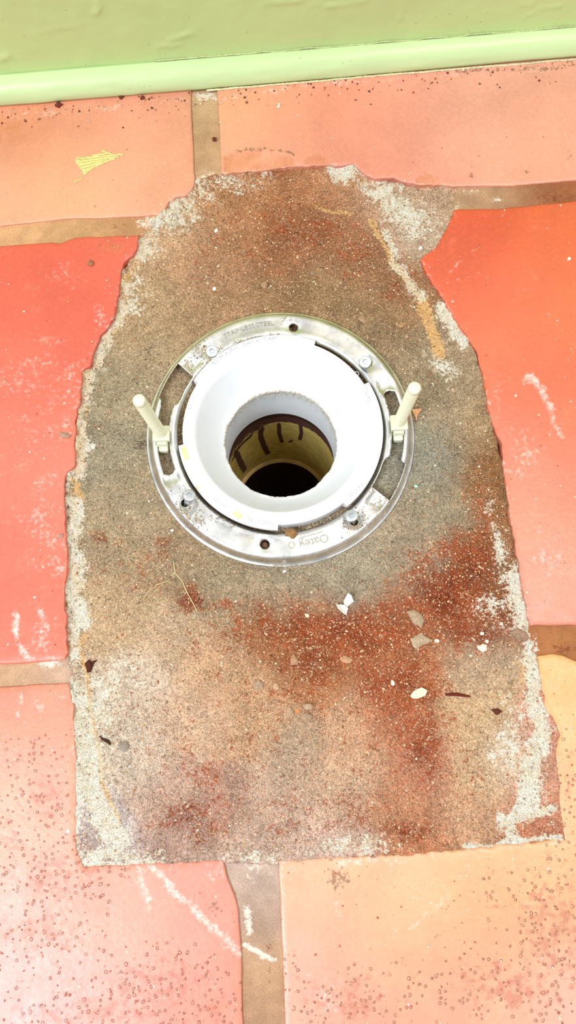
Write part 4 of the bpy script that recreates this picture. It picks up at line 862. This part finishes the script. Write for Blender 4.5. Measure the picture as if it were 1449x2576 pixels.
# keep the ledge inside the pipe
V = [tuple(v) if i < N else (*(np.array(v[:2]) if np.hypot(v[0] - cx_, v[1] - cy_) < PR - .0004 else np.array(FC) + (np.array(v[:2]) - FC) / np.hypot(v[0] - cx_, v[1] - cy_) * (PR - .0004)), v[2]) for i, v in enumerate(V)]
F = [(k * N + i, (k + 1) * N + i, (k + 1) * N + (i + 1) % N, k * N + (i + 1) % N) for k in range(2) for i in range(N)]
mesh('pipe_ledge', V, F, M['pipe'], pipe, attrs=dict(base=np.tile(lin(226, 196, 124), (len(V), 1)), cover=np.zeros((len(V), 3)) + [0, .25, 0]))
last = np.array(V[2 * N:]); V = []; levels = 14
for k in range(levels):
    t = k / (levels - 1); off = np.array([0.0, -.13 * t * t, -.19 * t]); sc = 1.0
    for v in last: V.append(tuple(np.array([LC[0], LC[1], 0]) + (v - np.array([LC[0], LC[1], 0])) * [sc, sc, 1] + off))
F = [(k * N + i, (k + 1) * N + i, (k + 1) * N + (i + 1) % N, k * N + (i + 1) % N) for k in range(levels - 1) for i in range(N)]
F.append(tuple(range((levels - 1) * N, levels * N)))
mesh('elbow_pipe', V, F, M['pipe'], pipe, attrs=dict(base=np.tile(lin(78, 56, 40), (len(V), 1)), cover=np.zeros((len(V), 3)) + [0, .55, 0]))  # dark brown colour paints in the darkness at the bottom of the drain

# ------------------------------------------------------------------ loose things on the mortar
def zat(x, y):
    if 0.0695 < math.hypot(x - cx_, y - cy_) < .091: return float(ring_z(np.array([x]), np.array([y]), np.array([1.]))[0])
    return bed_z(x, y) if inside(np.array([x]), np.array([y]), hole_w)[0] else 0.0002
def bit(name, label, cat, outline, h, col, group=None, rough=.0008, mat='vcol', lift=0.0, seed=0, step=.0012, dome=1.0):
    """a flat crumb or flake of any outline, thickest in the middle, lying on what is under it"""
    P = fls(outline, -.004); P = jitter(resample(P, step), rough, 450, seed)
    c = P.mean(0); z0 = max(zat(*c), zat(*(c + [.0015, 0])), zat(*(c - [.0015, 0])), zat(*(c + [0, .0015])), zat(*(c - [0, .0015]))) + lift
    dm = max(seg_dist(np.array([c[0]]), np.array([c[1]]), P.tolist(), True)[0], .0006)
    def zf(x, y, d): return z0 + h * (.35 + .65 * dome * np.sqrt(np.clip(d / dm, 0, 1))) * (.55 + .9 * fbm(x, y, 420, 3, seed)) + h * (1 - dome) * .65
    V, F, n, d = slab(P, [], step, zf, lambda x, y, z: x * 0 + z0 - .0008 + lift * 0)
    cc = np.tile(lin(*col), (len(V), 1)) * (.8 + .4 * fbm(V[:, 0], V[:, 1], 600, 3, seed)[:, None])
    o = mesh(name, V, F, M[mat], None, attrs=dict(base=cc), smooth=False)
    return props(o, label, cat, group)
def ell(x, y, rx, ry, n=9, seed=0, rot=0):
    r = random.Random(seed); out = []; c, s = math.cos(math.radians(rot)), math.sin(math.radians(rot))
    for i in range(n):
        a = 2 * math.pi * i / n; k = .72 + .5 * r.random(); u, v = rx * k * math.cos(a), ry * k * math.sin(a); out.append((x + u * c - v * s, y + u * s + v * c))
    return out
GM = 'loose grey mortar crumbs'
bit('mortar_flake', 'grey mortar flake with jagged top edge, above the triangular flake on red dust', 'mortar flake', [(1025, 1540), (1042, 1532), (1062, 1545), (1068, 1565), (1062, 1580), (1045, 1572), (1034, 1556)], .0022, (178, 152, 124), GM, seed=1)
bit('mortar_flake', 'triangular grey mortar flake right beside a round white pebble', 'mortar flake', [(1034, 1605), (1060, 1592), (1090, 1614), (1066, 1622), (1048, 1632), (1038, 1622)], .0024, (184, 160, 130), GM, seed=2)
bit('mortar_flake', 'grey-brown mortar lump at the rim where the right-hand cross joint ends', 'mortar flake', [(1280, 1590), (1300, 1580), (1322, 1586), (1334, 1600), (1326, 1612), (1300, 1608)], .0028, (160, 128, 104), GM, seed=3)
bit('mortar_crumb', 'squarish grey mortar crumb lying alone on the red and tan dust', 'mortar crumb', [(638, 1716), (652, 1711), (664, 1718), (662, 1735), (648, 1739), (637, 1730)], .0024, (176, 146, 120), GM, seed=4)
bit('mortar_crumb', 'small pale crumb next to the squarish grey mortar crumb', 'mortar crumb', ell(696, 1727, 7, 8, 7, 5), .0012, (206, 166, 132), GM, seed=5)
bit('mortar_crumb', 'upper broken crumb of the cracked cluster below the squarish mortar crumb', 'mortar crumb', ell(772, 1778, 14, 9, 8, 6), .0020, (188, 156, 130), GM, seed=6)
bit('mortar_crumb', 'lower dark-shadowed crumb of the cracked cluster on tan dust', 'mortar crumb', ell(772, 1804, 18, 13, 8, 7), .0026, (178, 146, 118), GM, seed=7)
bit('mortar_crumb', 'leftmost crumb of the cracked cluster, beside an orange grain', 'mortar crumb', ell(728, 1792, 13, 11, 8, 8), .0020, (186, 152, 122), GM, seed=8)
bit('mortar_crumb', 'grey crumb in the red dust above the squarish mortar crumb', 'mortar crumb', ell(740, 1662, 12, 14, 8, 9), .0020, (186, 140, 108), GM, seed=9)
bit('mortar_crumb', 'tan crumb on the red dust near the paper scrap', 'mortar crumb', ell(872, 1660, 17, 9, 8, 10), .0016, (206, 156, 116), GM, seed=10)
bit('mortar_crumb', 'dark grey crumb beside the black splinter on the chalky left rim', 'mortar crumb', ell(312, 1875, 14, 13, 8, 11), .0020, (150, 138, 124), GM, seed=11)
bit('mortar_crumb', 'small grey crumb on the brown mortar left of the top ring hole', 'mortar crumb', ell(664, 714, 10, 9, 8, 12), .0020, (176, 140, 108), GM, seed=12)
bit('mortar_crumb', 'brown crumb on the coral tile corner under the left joint', 'mortar crumb', ell(232, 669, 8, 7, 8, 13), .0022, (166, 116, 84), GM, seed=13)
bit('mortar_crumb', 'thin grey flake lying on the coral tile beside the orange edge', 'mortar crumb', [(152, 1096), (172, 1092), (184, 1102), (176, 1108), (160, 1104)], .0016, (176, 142, 120), GM, seed=14)
bit('mortar_crumb', 'grey crumb stuck at the coral tile edge by white chalk', 'mortar crumb', ell(156, 1352, 8, 6, 8, 15), .0018, (186, 150, 130), GM, seed=15)
bit('mortar_flake', 'thin angular mortar flake at upper right of the steel ring', 'mortar flake', [(898, 800), (914, 784), (922, 802), (932, 806), (916, 812)], .0012, (166, 134, 102), GM, seed=16)
bit('mortar_flake', 'small mortar flake nearer the orange rust streak at upper right', 'mortar flake', [(998, 820), (1012, 804), (1020, 812), (1010, 820)], .0012, (180, 140, 100), GM, seed=17)
GW = 'white chips on the mortar bed'
bit('white_chip', 'largest flat white chip, oval, lying above the reddish twig', 'chip', [(1032, 1748), (1044, 1734), (1062, 1730), (1076, 1736), (1070, 1750), (1050, 1758), (1038, 1758)], .0014, (240, 222, 192), GW, seed=21, dome=.3)
bit('white_chip', 'white chip with a corner point, between the two mortar lumps at right', 'chip', [(1203, 1626), (1214, 1618), (1226, 1622), (1226, 1636), (1216, 1640), (1204, 1634)], .0018, (246, 232, 208), GW, seed=22)
bit('white_pebble', 'round white pebble at the tip of the triangular mortar flake', 'pebble', ell(1099, 1611, 6, 5.5, 10, 23), .0024, (252, 244, 226), GW, seed=23, rough=.0001)
bit('white_pebble', 'small white pebble above the pointed white chip', 'pebble', ell(1214, 1593, 5, 5, 8, 24), .0018, (250, 240, 222), GW, seed=24, rough=.0001)
bit('white_pebble', 'tiny white pebble touching the pointed white chip', 'pebble', ell(1226, 1613, 4.5, 5, 8, 25), .0016, (248, 236, 214), GW, seed=25, rough=.0001)
bit('white_chip', 'small white chip left of the oval white chip', 'chip', ell(988, 1720, 6, 7, 7, 26), .0012, (252, 244, 228), GW, seed=26)
bit('white_chip', 'cream chip on the dark red dust left of the paper scrap', 'chip', ell(772, 1546, 7, 5, 8, 27), .0016, (246, 224, 190), GW, seed=27)
bit('white_chip', 'white chip on the brown mortar left of the top of the ring', 'chip', ell(538, 721, 6, 5, 7, 28), .0012, (252, 250, 240), GW, seed=28)
bit('white_chip', 'white chip on brown dust above the ring, nearest the wall', 'chip', ell(544, 577, 5, 5, 8, 29), .0016, (250, 240, 224), GW, seed=29)
bit('white_chip', 'white chip just outside the ring below the raised screw', 'chip', ell(432, 1334, 5, 4, 7, 30), .0010, (252, 250, 244), GW, seed=30)
bit('white_chip', 'white chip on the grey mortar directly under the ring', 'chip', ell(716, 1438, 6, 4, 7, 31), .0010, (250, 246, 236), GW, seed=31)
bit('white_chip', 'white chip at the tip of the coral tile beside pale rubble', 'chip', ell(1059, 624, 6, 3.5, 7, 32), .0012, (252, 244, 232), GW, seed=32)
bit('white_chip', 'white chip lying on the orange-red tile near the picture edge', 'chip', ell(1425, 660, 5, 5, 7, 33), .0012, (253, 244, 228), None, seed=33)
bit('white_chip', 'pale chip on the peach tile near the moulding and grout joint', 'chip', ell(701, 277, 4, 6, 7, 34), .0014, (246, 226, 206), None, seed=34)
bit('white_chip', 'white chip at the pink tile edge beside the grey corner stain', 'chip', ell(176, 2088, 5, 4, 7, 35), .0010, (253, 246, 240), None, seed=35)
bit('plaster_crumb', 'peach plaster crumb touching the outside of the ring by a bolt', 'crumb', [(1039, 1030), (1060, 1028), (1056, 1040), (1050, 1046), (1048, 1058), (1044, 1048)], .0020, (248, 186, 136), seed=36)
bit('turquoise_chip', 'tiny turquoise chip on the mortar at lower right of the ring', 'chip', ell(1047, 1223, 6, 4, 6, 37), .0008, (170, 222, 196), seed=37)
bit('mud_clump', 'brown gritty clump of mud on the steel ring beside the embossed logo', 'clump', [(716, 1338), (728, 1334), (742, 1336), (748, 1346), (742, 1358), (734, 1360), (726, 1352), (718, 1350)], .0022, (150, 112, 70), seed=38, rough=.0007)
bit('rust_chip', 'dark rusty chip on the chalky rim left of the mortar bed', 'chip', [(212, 1668), (222, 1658), (230, 1662), (244, 1660), (234, 1672), (230, 1690), (218, 1692), (214, 1680)], .0018, (84, 38, 26), seed=39)
bit('dark_splinter', 'short black splinter slanting across the white chalk', 'splinter', [(250, 1850), (258, 1856), (272, 1862), (280, 1870), (276, 1874), (262, 1866), (252, 1858)], .0016, (70, 44, 32), seed=40)
bit('dark_crumb', 'dark brown crumb with a pale eye, near the reddish twig', 'crumb', [(1236, 1784), (1252, 1782), (1264, 1790), (1256, 1796), (1250, 1800), (1240, 1792)], .0016, (96, 48, 34), seed=41)
bit('reddish_twig', 'thin dark red twig lying flat beside the oval white chip', 'twig', [(1120, 1744), (1150, 1742), (1184, 1750), (1184, 1755), (1150, 1751), (1122, 1750)], .0014, (112, 44, 30), seed=42, rough=.0002)
bit('orange_grain', 'orange grain among the cracked mortar crumbs', 'grain', ell(749, 1790, 6, 5, 7, 43), .0018, (222, 140, 70), seed=43)
for k, (x, y, s, lab) in enumerate(((308, 255, 7, 'round dark rust speck tight under the moulding, first of two'), (361, 257, 6, 'dark rust speck under the moulding nearer the grout joint'), (152, 274, 9, 'clustered dark rust crumb under the left end of the moulding'), (541, 360, 5, 'dark red pellet on the upright grout joint by the wall'))):
    bit('rust_crumb', lab, 'crumb', ell(x, y, s, s * .8, 8, 50 + k), .0016, (112, 54, 38), 'rust crumbs near the wall', seed=50 + k)
# paper scrap: two folded lobes
scrap = empty('paper_scrap', (*fl(868, 1520, -.005), bed_z(*fl(868, 1520, -.005)))); props(scrap, 'crumpled white paper scrap standing on the mortar below the ring', 'paper scrap')
def sheet(name, pts, zs):
    P = fls(pts, -.003); V = [(x, y, bed_z(x, y) + z) for (x, y), z in zip(P, zs)]; c = np.mean(V, 0); n = len(V); V2 = V + [tuple(c + [0, 0, .0012])]
    o = mesh(name, V2, [(i, (i + 1) % n, n) for i in range(n)], M['paper'], scrap, smooth=False)
    md = o.modifiers.new('thick', 'SOLIDIFY'); md.thickness = .0003
sheet('paper_fold', [(866, 1510), (876, 1492), (884, 1498), (890, 1512), (882, 1518), (874, 1526), (866, 1522)], [.001, .004, .005, .003, .0022, .0015, .002])
sheet('paper_fold', [(848, 1520), (858, 1520), (868, 1522), (876, 1528), (872, 1546), (862, 1538), (852, 1530)], [.0012, .003, .004, .002, .0008, .0018, .001])
sheet('paper_fold', [(846, 1518), (850, 1522), (872, 1545), (868, 1544), (852, 1530)], [.0028, .0035, .003, .001, .001])
def fibre(label, pts, r):
    P = []; 
    for i in range(len(pts) - 1):
        for t in np.linspace(0, 1, 6, endpoint=False): P.append((pts[i][0] + (pts[i + 1][0] - pts[i][0]) * t, pts[i][1] + (pts[i + 1][1] - pts[i][1]) * t))
    path = []
    for k, p in enumerate(P):
        w = fl(*p, -.005); z = max(bed_z(w[0] + a, w[1] + b) for a in (-.001, 0, .001) for b in (-.001, 0, .001)); path.append((w[0], w[1], z + r * .8))
    V, F = tube(path, r, 6); o = mesh('straw_fibre', V, F, M['fibre']); props(o, label, 'fibre', 'straw fibres on the mortar')
fibre('longer straw fibre running down from the ring on red dust', [(436, 1410), (440, 1440), (458, 1462), (470, 1490), (484, 1515), (497, 1542)], .00030)
fibre('pale curled fibre left of the longer straw fibre', [(358, 1510), (372, 1488), (395, 1470), (420, 1462), (434, 1466)], .00020)
fibre('faint hair-thin fibre looping under the curled one', [(366, 1508), (385, 1492), (402, 1474), (412, 1466)], .00015)

# ------------------------------------------------------------------ grit: sand grains nobody could count
def grit(name, label, n, pick, smin, smax, cols, zf):
    V = []; F = []; Cc = []
    oct_ = np.array([(1, 0, 0), (-1, 0, 0), (0, 1, 0), (0, -1, 0), (0, 0, 1), (0, 0, -1)], float)
    of = [(0, 2, 4), (2, 1, 4), (1, 3, 4), (3, 0, 4), (2, 0, 5), (1, 2, 5), (3, 1, 5), (0, 3, 5)]
    k = 0
    while k < n:
        p = pick()
        if p is None: continue
        s = smin + (smax - smin) * RNG.random() ** 3
        o = oct_ * s * (0.6 + .8 * RNG.random((6, 3))); a = RNG.random() * 6.28; c, sn = math.cos(a), math.sin(a)
        o = np.c_[o[:, 0] * c - o[:, 1] * sn, o[:, 0] * sn + o[:, 1] * c, o[:, 2] * .7]
        z = zf(*p) + s * .3
        V.append(o + [p[0], p[1], z]); F += [tuple(k * 6 + i for i in f) for f in of]; col = cols[RNG.integers(len(cols))]; Cc.append(np.tile(lin(*col), (6, 1))); k += 1
    o = mesh(name, np.concatenate(V), F, M['vcol'], None, smooth=False, attrs=dict(base=np.concatenate(Cc)))
    return props(o, label, 'grit', kind='stuff')
hx = np.array(hole_w); ins_z = ins & (rr > .093) & (sd > .002)
cand = np.argwhere(ins_z); dens = (0.25 + red + .5 * clod + .3 * rub)[ins_z]; dens = dens / dens.sum()
sel = RNG.choice(len(cand), 16000, p=dens); it = iter(sel)
def pick_bed():
    j, i = cand[next(it)]; return (xs[i] + (RNG.random() - .5) * G, ys[j] + (RNG.random() - .5) * G)
grit('sand_grit', 'fine sand grains strewn all over the mortar bed', 15000, pick_bed, .00020, .0009, [(226, 190, 150), (206, 162, 120), (216, 180, 140), (180, 130, 92), (196, 150, 116), (170, 104, 70), (190, 150, 120), (206, 170, 136), (240, 220, 190)], bed_z)
def pick_ring():
    t = RNG.random()
    if t < .45:   # in the gap round the collar
        a0, a1 = [(25, 65), (-95, -55), (145, 185)][RNG.integers(3)]; return pc(.0655 + .004 * RNG.random(), a0 + (a1 - a0) * RNG.random())
    c, s = [((.0770, 124), .006), ((.078, -146), .009), ((.0785, -56), .006), ((.079, -38), .006), ((.078, 145), .006)][RNG.integers(5)]
    p = pc(*c); q = (p[0] + RNG.normal() * s, p[1] + RNG.normal() * s)
    r = math.hypot(q[0] - cx_, q[1] - cy_)
    return q if .071 < r < .086 else None
def z_ring(x, y):
    r = math.hypot(x - cx_, y - cy_)
    if r < .0696: return -.0050
    if any(inside(np.array([x]), np.array([y]), s.tolist())[0] for s in slots): return bed_z(x, y)
    return float(ring_z(np.array([x]), np.array([y]), np.array([1.]))[0])
grit('ring_grit', 'sandy grit stuck on the steel ring and in the gap round the collar', 900, pick_ring, .00022, .0007, [(150, 116, 80), (206, 176, 132), (236, 214, 178), (122, 92, 62), (184, 150, 108)], z_ring)
def pick_edge():
    s = RNG.random() * .44; o = -abs(RNG.normal()) * .010 - .0005
    p = WA + wu * s + wn * o; return tuple(p)
grit('wall_foot_grit', 'dark specks of dirt along the foot of the green moulding', 420, pick_edge, .00020, .0010, [(120, 62, 44), (150, 92, 66), (98, 70, 52), (226, 206, 186)], lambda x, y: 0.0002)
tile_polys = [fls(t) for t in (TILE_A, TILE_B, TILE_C, TILE_D, TILE_E, TILE_F)]
cs = np.c_[RNG.random(9000) * 1449, 200 + RNG.random(9000) * 2376]
dz = ray(0, 0); D = np.stack([(cs[:, 0] - CX) / F_PX, -(cs[:, 1] - CY) / F_PX, -np.ones(len(cs))], -1) @ RC.T
cw = D[:, :2] * (-CAM_H / D[:, 2])[:, None]
okc = np.zeros(len(cw), bool)
for t in tile_polys: okc |= inside(cw[:, 0], cw[:, 1], t)
okc &= seg_dist(cw[:, 0], cw[:, 1], hole_w, True) < .11 * RNG.random(len(cw)) ** 1.5 + .004
itt = iter(cw[okc])
def pick_tile(): return tuple(next(itt))
grit('tile_grit', 'stray pale sand grains scattered on the tiles around the opening', min(700, int(okc.sum())), pick_tile, .00022, .0009, [(250, 226, 206), (226, 170, 140), (200, 120, 90), (252, 240, 226)], lambda x, y: 0.0001)
